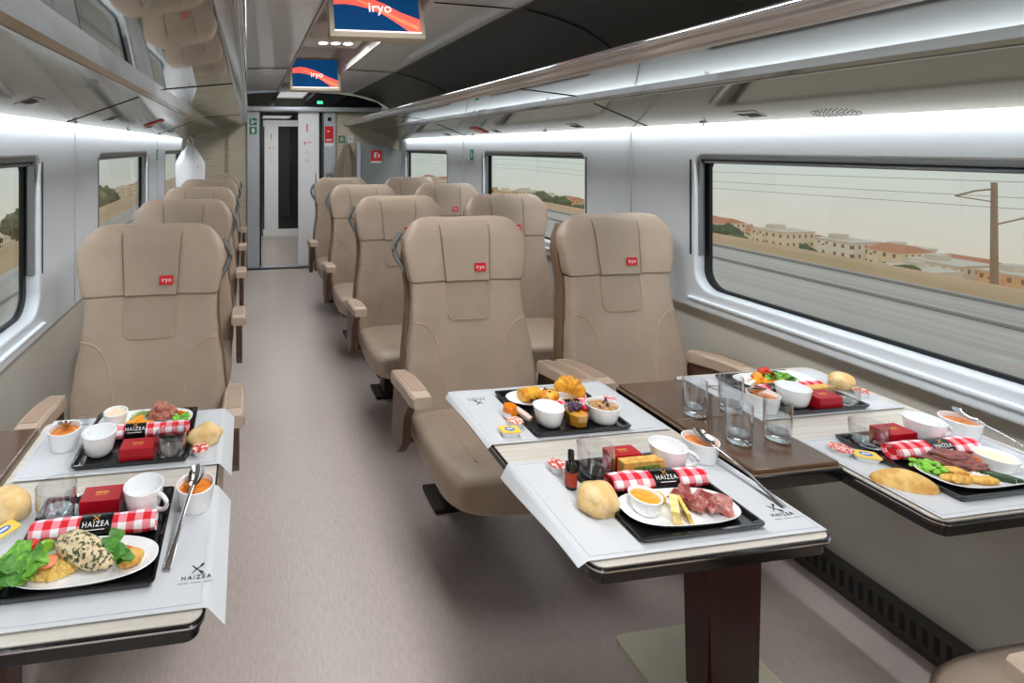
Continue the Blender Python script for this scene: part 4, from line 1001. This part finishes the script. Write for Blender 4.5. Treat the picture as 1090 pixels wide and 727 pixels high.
rd = random.Random(2); o = chunk('raisin', 'berry', 'raisin on the granola', 'raisin', (.004, .003, .003), 4, 'raisins on the granola', .3, 3, 2); copies(o, [(.888+rd.uniform(-.022, .022), 1.212+rd.uniform(-.02, .018), TR+.0435, i) for i in range(6)])
napkin(L('red gingham napkin roll behind the bowls', 3), .880, 1.273, TR, .17, .0145, 0, (-.06, -.02), 1, 3)
o = thing('jam_jar', (.668, 1.27, MZ), 'small jar of orange jam beside the pastry tray', 'jam jar'); b = BM(); lathe(b, [(0, 0), (.0165, 0), (.018, .003), (.018, .02), (.0165, .024), (0, .024)], 24); emit('jar', b, 'jam', o, 40)
b = BM(); lathe(b, [(0, .024), (.0168, .024), (.0172, .0255), (.0172, .031), (.016, .0325), (0, .0325)], 24); emit('lid', b, 'jam', o, 30); b = BM(); prism(b, [(.0184*cos(a*pi/18), .0184*sin(a*pi/18)) for a in range(-32, -10)] + [(.0175*cos(a*pi/18), .0175*sin(a*pi/18)) for a in range(-11, -33, -1)], .017, None, .005); emit('label', b, 'label_pale', o)
o = stick('paper_sachet', 'sachet', 'pale paper sachet leaning on the rim of the pastry tray', 'sachet', .062, .017, .012, None, .001); o.location = (.694, 1.268, MZ+.007); o.rotation_euler = (0, .16, -1.15)
butter_pot('butter pot with orange and white lid in front of the jam jar', .660, 1.228, MZ, 'lid_orange')
butter_pack('yellow butter pack nearest the gap in front of the jam jar', .628, 1.196, MZ, -.1)
# ---------------- setting 4: aisle table, near
plate(L('white oval plate of sliced ham', 4), .806, .885, .113, .05, -.04, 2.8)
bowl('sauce_bowl', 'small white ramekin of orange sauce on the ham plate', .742, .892, PZ, .021, .029, .03, curve=.8, group='sauce bowls'); fill('orange_sauce', 'sauce', 'orange sauce in the small ramekin on the ham plate', 'sauce', .742, .892, PZ+.025, .0255)
def cheese(label, m, loc, L_, h, t, rot):
    b = BM(); prism(b, [(-L_/2, 0), (L_/2, 0), (L_/2*.9, h), (-L_/2, h*.9)], t, None, 0); o = one('cheese_wedge', b, m, label, 'cheese', loc, 'cheese wedges', 30); o.rotation_euler = rot; return o
cheese('pale crumbly cheese slice standing in the middle of the ham plate', 'cheese_pale', (.783, .874, PZ+.0005), .056, .024, .014, (1.4, 0, .92))
cheese('thin yellow cheese wedge leaning right of the crumbly slice', 'cheese', (.806, .868, PZ+.0005), .052, .022, .006, (1.2, 0, 1.15))
o = chunk('cheese_slice', 'cheese', 'rounded yellow cheese behind the orange sauce', 'cheese', (.024, .017, .010), 7, None, .1); o.location = (.778, .914, PZ)
def ham(label, x, y, z, sx, sy, seed, rz):
    b = BM()
    def f(u, v):
        X = (u-.5)*sx; Y = (v-.5)*sy; return Vector((X + .004*sin(v*9+seed), Y + .004*sin(u*8+seed), .009 + .0075*sin(u*10+seed+v*3) + .0045*noise.noise(Vector((u*5, v*5, seed)))))
    sheet(b, f, 24, 16, .0014); return one('ham_slice', b, 'ham', label, 'ham', (x, y, z), 'folded ham slices', 80, rz)
ham('folded dark ham slice at the back of the ham plate', .838, .900, PZ+.003, .045, .04, 1, .3); ham('folded ham slice in the middle of the heap of ham', .848, .882, PZ+.007, .05, .04, 2.4, -.2); ham('folded ham slice with pale edge at the right of the ham plate', .878, .878, PZ+.002, .045, .05, 4.1, .9); ham('small curled ham slice nearest the front of the ham plate', .858, .868, PZ+.009, .034, .028, 5.2, -.6)
cup(L('white coffee cup', 4), .897, 1.012, TR, -.5)
ramekin(LB('white ramekin of orange soup', 4), 1.003, 1.040, MZ); soup('orange soup in the ramekin beside the cheese and ham tray', 1.003, 1.040, MZ)
spoon('long steel spoon leaning from ramekin beside the cheese and ham tray', (1.006, 1.034, MZ+.052), (1.026, .872, MZ+.002))
napkin(L('red gingham napkin roll with black band', 4), .822, .957, TR, .205, .018, -.05, (-.018, .036), 1, 5)
red_box('red box partly hidden behind the yellow snack box', .806, 1.036, TR, 0, .07, .036, .032)
o = thing('snack_box', (.826, 1.003, TR), 'yellow snack box in front of the red box on the aisle table', 'box'); b = BM(); bx(b, (0, 0, .0155), (.098, .022, .031), .0015); emit('carton', b, 'crust', o, 25); b = BM(); bx(b, (.004, -.0112, .013), (.06, .001, .018), .0002); emit('printed_picture', b, 'herb', o)
tumbler(L('empty clear tumbler', 4), .731, 1.02, TR, .032, .037, .06)
o = thing('oil_bottle', (.654, .990, MZ), 'tiny dark oil bottle with rust label beside the ham tray', 'bottle'); o.scale = (1, 1, 1.14); b = BM(); lathe(b, [(0, 0), (.0105, 0), (.0115, .002), (.0115, .038), (.009, .045), (.005, .049), (.0048, .056), (0, .056)], 20); emit('glass_body', b, 'bottle_dark', o, 40)
b = BM(); lathe(b, [(.0116, .006), (.0119, .006), (.0119, .031), (.0116, .031)], 24); emit('label', b, 'label_rust', o, 30); b = BM(); lathe(b, [(0, .052), (.0062, .052), (.0062, .066), (.0055, .067), (0, .067)], 18); emit('screw_cap', b, 'black', o, 30)
butter_pot('butter pot with red lid beside the tiny oil bottle', .658, 1.045, MZ, 'lid_red', .0175, .018)
roll('floury square bread roll in front of the oil bottle', .667, .925, MZ, (.042, .036, .029), .35, 6, 'bread', 4, .2)
# ---------------- tumblers on the console
CZ = TZ+.0155
for x, y, l in ((1.132, 1.19, 'clear tumbler at the far left of the four on the brown console'), (1.243, 1.195, 'clear tumbler at the far right of the four on the brown console'), (1.128, 1.064, 'clear tumbler at the near left of the four on the brown console'), (1.228, 1.06, 'clear tumbler at the near right of the four on the brown console')):
    tumbler(l, x, y, CZ, .0245, .0275, .09)
tumbler('clear tumbler on the left console cut by the photo edge', -.588, 1.16, CZ, .0245, .0275, .09)
# ---------------- setting 5: window table, far
plate(L('white rectangular plate of colourful salad', 5), 1.528, 1.326, .116, .05, 0, 4)
rd = random.Random(12); o = chunk('cherry_tomato', 'tomato', 'red cherry tomato at the top of the salad plate', 'tomato', (.010, .010, .009), 3, 'cherry tomatoes on the window table', .06); copies(o, [(1.487+.016*i+rd.uniform(-.004, .004), 1.348+rd.uniform(-.008, .008), PZ+(.010 if i % 2 else .0), i) for i in range(5)] + [(1.503, 1.345, PZ+.016, 2), (1.52, 1.35, PZ+.018, 1)])
o = chunk('melon_piece', 'orange', 'orange melon piece on the salad plate', 'fruit', (.018, .012, .010), 5, 'melon pieces on the window table', .2); copies(o, [(1.464, 1.325, PZ, .4), (1.49, 1.318, PZ, -.4), (1.476, 1.332, PZ+.010, 1), (1.51, 1.312, PZ, .1)])
o = leaf('lettuce_leaf', 'leaf', 'green lettuce leaf on the salad plate', .034, .013, .4, 'lettuce leaves on the window table'); copies(o, [(1.53+rd.uniform(-.02, .025), 1.322+rd.uniform(-.014, .018), PZ+rd.uniform(.002, .012), rd.uniform(0, 6.3)) for _ in range(14)])
o = chunk('feta_piece', 'feta', 'white cheese crumb at the left of the salad plate', 'cheese', (.007, .006, .005), 2, 'white cheese crumbs', .3, 2, 2); copies(o, [(1.440+rd.uniform(-.014, .014), 1.325+rd.uniform(-.014, .014), PZ+.004*(i % 3), i) for i in range(14)])
o = chunk('black_olive', 'olive', 'black olive on the salad plate', 'olive', (.006, .005, .005), 2, 'black olives on the window table', .1, 2, 2); copies(o, [(1.545, 1.345, PZ+.014, 0), (1.572, 1.34, PZ+.004, 0), (1.582, 1.328, PZ, 0), (1.560, 1.35, PZ+.01, 1)])
o = chunk('corn_kernel', 'corn', 'yellow corn kernel on the salad plate', 'corn', (.0045, .004, .0035), 2, 'corn kernels on the window table', .1, 2, 2); copies(o, [(1.56+rd.uniform(-.018, .018), 1.33+rd.uniform(-.012, .012), PZ+.003+.003*(i % 3), i) for i in range(12)])
ramekin(LB('white ramekin of orange soup', 5), 1.352, 1.206, MZ, .037, .044); soup('orange soup in the ramekin beside the salad tray', 1.352, 1.206, MZ)
spoon('steel spoon resting in the ramekin beside the salad tray', (1.345, 1.216, MZ+.052), (1.325, 1.352, MZ+.002))
bowl('white_bowl', L('deep white bowl', 5), 1.447, 1.207, TR, .022, .039, .05, curve=.45)
napkin(L('red gingham napkin roll half hidden', 5), 1.508, 1.268, TR, .2, .0155, 0, (-.075, -.028), 1, 7)
o = thing('snack_box', (1.567, 1.24, TR), 'pale cracker box behind the red box on the window table far tray', 'box'); b = BM(); bx(b, (0, 0, .014), (.085, .022, .028), .0015); emit('carton', b, 'crust', o, 25); b = BM(); bx(b, (0, -.0112, .014), (.05, .001, .014)); emit('printed_picture', b, 'cream', o)
red_box(L('small red box', 5), 1.524, 1.195, TR)
tumbler(L('low clear tumbler', 5), 1.598, 1.198, TR, .028, .033, .046)
roll(LB('round bread roll by the window', 5), 1.705, 1.285, MZ, (.037, .03, .028), .2, 5)
butter_pot(LB('small butter pot', 5), 1.700, 1.232, MZ)
# ---------------- setting 6: window table, near
plate(L('white oval plate of roast meat', 6), 1.512, .888, .118, .052, 0, 3)
rd = random.Random(5); o = chunk('edamame_bean', 'edamame', 'green edamame bean at the left of the meat plate', 'bean', (.0062, .0044, .004), 5, 'edamame beans on the window table', .08); copies(o, [(1.428+rd.uniform(-.023, .023), .908+rd.uniform(-.02, .022), PZ+.0055*rd.randrange(3), rd.uniform(0, 3)) for _ in range(52)])
o = chunk('meat_slice', 'meat', 'brown roast meat slice on the near plate of the window table', 'meat', (.03, .013, .013), 6, 'roast meat slices', .35, 2.2, 4); copies(o, [(1.475, .925, PZ, -.4), (1.493, .908, PZ+.004, -.55), (1.515, .897, PZ, -.35), (1.487, .916, PZ+.014, -.5), (1.508, .912, PZ+.010, -.2)])
o = chunk('potato_wedge', 'potato', 'golden potato wedge at the front of the meat plate', 'potato', (.018, .009, .008), 3, 'potato wedges', .2); copies(o, [(1.432, .876, PZ, -.4), (1.448, .868, PZ, -.2), (1.466, .874, PZ, .5), (1.452, .882, PZ+.009, -.8), (1.478, .862, PZ, -.5), (1.496, .858, PZ, -.3), (1.43, .865, PZ+.006, .3)])
scatter('rice', 'rice', 'few white rice grains behind the potato wedges', 'rice', 1.50, .874, PZ, .024, .014, .006, 60, .005, 8)['kind'] = 'stuff'
o = stick('pepper_strip', 'pepper', 'orange pepper strip beside the roast meat', 'vegetable', .045, .010, .008, 'pepper strips on the window table', .003); copies(o, [(1.546, .912, PZ, -.9), (1.556, .918, PZ, -.7), (1.548, .922, PZ+.008, -1.1)])
o = stick('cucumber_strip', 'cucumber', 'dark skinned cucumber strip at the front of the meat plate', 'vegetable', .055, .009, .009, 'cucumber strips on the window table', 0, .9); copies(o, [(1.528, .868, PZ, -.75), (1.545, .866, PZ, -.9)])
o = stick('cucumber_strip', 'zucchini', 'pale cut cucumber strip between the dark ones', 'vegetable', .05, .008, .008, None, 0, .9); o.location = (1.536, .868, PZ+.0005); o.rotation_euler = (0, 0, -.82)
bowl('sauce_bowl', 'small white bowl of pale sauce on the meat plate', 1.582, .896, PZ, .024, .034, .028, curve=.7, group='sauce bowls'); fill('pale_sauce', 'cream', 'pale sauce in the small bowl on the meat plate', 'sauce', 1.582, .896, PZ+.022, .029)
cup(L('white coffee cup with handle', 6), 1.580, 1.016, TR, -.3)
ramekin(LB('white ramekin of orange soup', 6), 1.697, 1.022, MZ, .037); soup('orange soup in the ramekin by the window beside the near tray', 1.697, 1.022, MZ)
spoon('long steel spoon leaning out of the ramekin by the window', (1.700, 1.015, MZ+.057), (1.728, .86, MZ+.002))
napkin(L('red gingham napkin roll with dark band', 6), 1.517, .962, TR, .215, .0185, -.03, (-.02, .034), 1, 9)
red_box(L('small red box', 6), 1.500, 1.022, TR)
tumbler(L('low clear tumbler', 6), 1.428, 1.02, TR, .03, .035, .05)
b = BM(); R = []
for i in range(25):
    t = i/24; k = sin(pi*(.03+.94*t))**.55; R.append([Vector((-.052+.104*t, .026*k*px, .034*k*pz)) for px, pz in ((-1, .0), (.9, .0), (.98, .25), (.7, .62), (.2, .92), (-.2, .98), (-.62, .72), (-.96, .3))])
loft(b, R); one('bread_wedge', b, 'bread_side', 'long cut bread wedge at the front of the window table beside the meat tray', 'bread', (1.338, .893, MZ), None, 60, -.55)
butter_pot(LB('butter pot with red lid left', 6), 1.335, 1.008, MZ, 'lid_red', .021, .014)
butter_pack('yellow and blue butter pack behind the long bread wedge', 1.362, .978, MZ, -.5)
b = BM()
def crumple(u, v): return Vector(((u-.5)*.03, (v-.5)*.02, .006+.005*noise.noise(Vector((u*4, v*4, 2)))))
sheet(b, crumple, 8, 6, .0008); one('paper_scrap', b, 'paper', 'small white paper scrap beyond the sauce bowl by the window', 'paper', (1.608, .862, TR+.012), None, 60)
# ================================================================== OUTSIDE
def ext(sg, side, wide, slope, gz=-1.25):
    bd = random.Random(11 if sg > 0 else 12)
    b = BM(); bx(b, (CX+sg*(1.5+wide/2), 120, gz-.25), (wide, 340, .5)); struct(emit('ground_trackbed_'+side, b, 'ballast'))
    for i, dx in enumerate((6.6, 8.05, 10.6, 12.05) if sg > 0 else (3.3, 4.75)):
        b = BM(); bx(b, (CX+sg*dx, 120, gz+.03), (.06, 340, .06), .01); tag(emit('rail', b, 'rail'), '%s rail from the train seen through the %s windows' % (ORD[i], side), 'rail', 'rails outside')
    e = 1.5+wide
    b = BM(); loft(b, [[Vector((CX+sg*x, y, gz+z)) for x, z in [(e-.2, -.6), (e-.2, .0), (e+.2, .06), (e+1.1, .04)] + slope + [(420, -190), (e-.2, -190)]] for y in (-50, 700)])
    struct(emit('ground_verge_'+side, b, 'verge'))
M['ballast'] = mat('ballast', (214, 203, 193), .9, var=(190, 179, 169), vscale=(3.2, .03, 1), detail=5, lo=.35, hi=.65)
M['verge'] = mat('verge_soil', (228, 186, 146), .95, var=(196, 164, 122), vscale=(.5, .08, .5), detail=5)
M['rail'] = mat('rail_steel', (176, 170, 164), .4, .6)
def facade(name, c, win):
    k = NT(name); tc = k.add('ShaderNodeTexCoord'); sp = k.add('ShaderNodeSeparateXYZ'); k.link(tc.outputs['Object'], sp.inputs[0])
    h = k.math('ADD', sp.outputs[0], sp.outputs[1])
    fx = k.math('FRACT', k.math('MULTIPLY', h, .42)); fz = k.math('FRACT', k.math('MULTIPLY', sp.outputs[2], .36))
    m1 = k.math('MULTIPLY', k.math('GREATER_THAN', fx, .34), k.math('LESS_THAN', fx, .68)); m2 = k.math('MULTIPLY', k.math('GREATER_THAN', fz, .3), k.math('LESS_THAN', fz, .72))
    mm = k.math('MULTIPLY', m1, m2)
    mx = k.add('ShaderNodeMix', data_type='RGBA'); k.link(mm, mx.inputs[0]); mx.inputs[6].default_value = lin(c); mx.inputs[7].default_value = lin(win); k.link(mx.outputs[2], k.b.inputs['Base Color']); k.b.inputs['Roughness'].default_value = .9
    M[name] = k.m
FC = [((255, 226, 180), 'sand'), ((255, 238, 210), 'cream'), ((250, 204, 160), 'terracotta'), ((255, 250, 236), 'pale'), ((255, 214, 168), 'ochre')]
for i, (c, n) in enumerate(FC): facade('facade_%d' % i, c, (168, 140, 116))
M['roof'] = mat('tile_roof', (214, 150, 116), .9); M['roof_flat'] = mat('flat_roof', (232, 216, 196), .9)
for i, c in enumerate(((128, 134, 96), (140, 138, 100), (112, 124, 92))): M['tree_%d' % i] = mat('tree_crown_%d' % i, c, .95, var=tuple(int(v*.8) for v in c), vscale=(1.2,)*3, bump=.0)
M['trunk'] = mat('tree_trunk', (110, 88, 70), .9); M['pole'] = mat('catenary_mast', (176, 150, 128), .7)
def town(sg, side, spots):
    rd = random.Random(5 if sg > 0 else 9)
    for i, (x, y, zt, w, d, h) in enumerate(spots):
        q = rd.randrange(5); cn = FC[q][1]
        o = thing('apartment_building', (CX+sg*x, y, zt-h), '%s apartment block, %s from the near end of the skyline on the %s' % (cn, ORD[i] if i < 20 else 'number %d' % (i+1), side), 'building', 'buildings outside the %s windows' % side)
        b = BM(); bx(b, (0, 0, h/2), (d, w, h)); bx(b, (-sg*.2, w*.22, h/2-.6), (d+.8, w*.3, h-1.2)); emit('walls', b, 'facade_%d' % q, o)
        b = BM()
        if rd.random() < .4: loft(b, [[Vector((sx*(d/2+.3), sy*(w/2+.3), h)) for sx, sy in ((-1, -1), (1, -1), (1, 1), (-1, 1))], [Vector((sx*(d*.1), sy*(w/2-1), h+1.6)) for sx, sy in ((-1, -1), (1, -1), (1, 1), (-1, 1))]]); emit('roof', b, 'roof', o)
        else: bx(b, (0, 0, h+.15), (d+.4, w+.4, .5)); bx(b, (0, w*.2, h+1), (d*.4, w*.25, 1.6)); emit('roof', b, 'roof_flat', o)
def tree(x, y, z, s, k, label, group):
    o = thing('tree', (x, y, z), label, 'tree', group)
    rd = random.Random(int(x*31+y*7)); b = BM()
    for i in range(5): blob(b, (rd.uniform(-.5, .5)*s, rd.uniform(-.6, .6)*s, s*(1.1+rd.uniform(-.4, .5))), (s*.62, s*.62, s*.6), 3, .5, 2.6, rd.randrange(99))
    emit('crown', b, 'tree_%d' % k, o, 180)
    b = BM(); tube(b, [(0, 0, -.5*s), (0, 0, s*.8)], .07*s, 7); emit('trunk', b, 'trunk', o)
ext(1, 'right', 11.1, [(17, -1.4), (22, -3.2), (45, -9), (110, -25), (420, -75)]); ext(-1, 'left', 4.4, [(8, -.9), (12, -2.6), (60, -27), (420, -180)])
rd = random.Random(21); SP = []
for x0, ya, dy, n_, wd, lift in ((190, 100, 15, 16, 12, 0), (245, 128, 16.5, 16, 13, .004), (205, 370, 36, 7, 22, 0)):
    for i in range(n_):
        x = x0 + rd.uniform(-8, 12); SP.append((x, ya + dy*i, 1.43 - x*(.163 - lift + rd.uniform(-.006, .006)), wd*rd.uniform(.75, 1), rd.uniform(10, 13), 22))
SP.sort(key=lambda s: s[1]/s[0]); town(1, 'right', SP)
SP = []; y = 150
while len(SP) < 12:
    x = 90 + rd.uniform(-10, 30); w = rd.uniform(14, 26); SP.append((x, y, 1.43 - x*.31 - rd.uniform(0, 4), w, 12, 16)); y += w*1.7
town(-1, 'left', SP)
TR_ = [(30+i*4.6, 48+rd.uniform(-4, 6), 1.25+rd.uniform(-.2, .3), .186) for i in range(5)] + [(57+i*5.2, 52+rd.uniform(-5, 8), 2.0+rd.uniform(-.3, .5), .170) for i in range(8)] + [(100+i*14, 70+rd.uniform(-5, 8), 3.4+rd.uniform(-.6, .8), .166) for i in range(6)]
for n, (y, x, s, k) in enumerate(TR_):
    tree(CX+x, y, 1.43 - x*k - 2.0*s, s, n % 3, 'round green tree, %s from the near end, outside the right windows' % ORD[n], 'trees outside the right windows')
for n, (y, x, s) in enumerate(((110, 52, 4), (124, 50, 3.6), (140, 54, 4.6), (165, 55, 5), (190, 52, 5), (216, 56, 5))):
    tree(CX-x, y, 1.43 - x*.34 - 1.2*s, s, n % 3, 'round green tree, %s from the near end, outside the left windows' % ORD[n], 'trees outside the left windows')
# trackside house, mast and overhead wires
M['white_render'] = mat('white_render', (250, 244, 232), .9)
o = thing('trackside_house', (CX+60, 39.5, -17.8), 'white flat roofed house in front of the far apartment blocks by the mast', 'house')
b = BM(); bx(b, (0, 0, 4), (4, 3.6, 8)); emit('walls', b, 'white_render', o)
b = BM(); bx(b, (0, 0, 8.1), (4.3, 3.9, .25)); bx(b, (.6, .5, 8.4), (1, .9, .6)); emit('roof', b, 'roof_flat', o)
o = thing('catenary_mast', (CX+44.5, 25.6, -10.6), 'tall concrete catenary mast with short arm beyond the big right window', 'mast')
b = BM(); loft(b, [[Vector((sx*w, sy*w, z)) for sx, sy in ((-1, -1), (1, -1), (1, 1), (-1, 1))] for w, z in ((.15, 0), (.1, 9.9))]); emit('post', b, 'pole', o)
b = BM(); tube(b, [(0, 0, 9.5), (-.6, .5, 9.35), (-1.3, 1.0, 9.0)], .06, 6); tube(b, [(0, 0, 8.7), (-1.3, 1.0, 9.0)], .04, 6); tube(b, [(0, 0, 7.3), (1.1, -.7, 7.8)], .05, 6); emit('bracket', b, 'pole', o)
for i, (x, z) in enumerate(((43.5, -1.0), (43.2, -1.9), (44, -2.6))):
    b = BM(); tube(b, [(CX+x, -10 + 30*j, z + .5*abs(sin(j*pi/2))) for j in range(12)], .018, 5); tag(emit('overhead_wire', b, 'pole'), '%s overhead wire beyond the right windows' % ('top', 'middle', 'bottom')[i] if False else ['topmost', 'middle', 'lowest'][i] + ' overhead wire beyond the right windows', 'wire')
# ================================================================== LIGHT, SKY, CAMERA
def area(name, loc, sx, sy, power, col=(.97, .985, 1), rot=(0, 0, 0)):
    l = bpy.data.lights.new(name, 'AREA'); l.shape = 'RECTANGLE'; l.size = sx; l.size_y = sy; l.energy = power; l.color = col
    o = bpy.data.objects.new(name, l); COL.objects.link(o); o.location = loc; o.rotation_euler = rot; return o
for y, p in ((-.9, 17), (.3, 15), (1.6, 9), (2.9, 9), (3.95, 8), (5.3, 8)): area('channel_light', (CX+.028, y, 2.14), .36, .8, p)  # near two set stronger as fill for the front-facing seats
for sg, nm in ((1, 'right'), (-1, 'left')):
    area('wall_wash_light', (CX+sg*1.274, (YE-.2+YN)/2, 1.55), .014, YE-YN-.4, 21, (.93, .97, 1), (0, sg*radians(-8), 0))
area('vestibule_light', (.52, 7.4, 1.99), .5, .8, 9, (.95, .98, 1))
W = bpy.data.worlds.new('sky'); SC.world = W; W.use_nodes = True; t = W.node_tree; n = t.nodes
tc = n.new('ShaderNodeTexCoord'); sp = n.new('ShaderNodeSeparateXYZ'); rp = n.new('ShaderNodeValToRGB'); mp = n.new('ShaderNodeMapRange')
t.links.new(tc.outputs['Generated'], sp.inputs[0]); t.links.new(sp.outputs[2], mp.inputs[0]); mp.inputs[1].default_value = -.3; mp.inputs[2].default_value = .5
t.links.new(mp.outputs[0], rp.inputs[0]); e = rp.color_ramp.elements
e[0].position = 0; e[0].color = lin((206, 192, 174)); e[1].position = 1; e[1].color = lin((196, 208, 216))
q = e.new(.2); q.color = lin((208, 200, 186)); q = e.new(.36); q.color = lin((196, 206, 201))
t.links.new(rp.outputs[0], n['Background'].inputs[0]); n['Background'].inputs[1].default_value = .92
cam = bpy.data.cameras.new('camera'); co = bpy.data.objects.new('camera', cam); COL.objects.link(co)
co.location = (0, 0, 1.43); co.rotation_euler = (pi/2, 0, -math.atan(86/560))
cam.sensor_fit = 'HORIZONTAL'; cam.sensor_width = 36; cam.lens = 36*560/1090; cam.shift_x = (545-350)/1090; cam.shift_y = -(363.5-157)/1090
cam.clip_start = .02; cam.clip_end = 1500
SC.camera = co
SC.view_settings.view_transform = 'Standard'; SC.view_settings.look = 'None'; SC.view_settings.gamma = 1; SC.view_settings.exposure = .3; SC.view_settings.use_curve_mapping = False
SC.cycles.max_bounces = 10; SC.cycles.diffuse_bounces = 4; SC.cycles.glossy_bounces = 5; SC.cycles.transmission_bounces = 8; SC.cycles.transparent_max_bounces = 12
SC.cycles.caustics_reflective = False; SC.cycles.caustics_refractive = True; SC.cycles.sample_clamp_indirect = 6
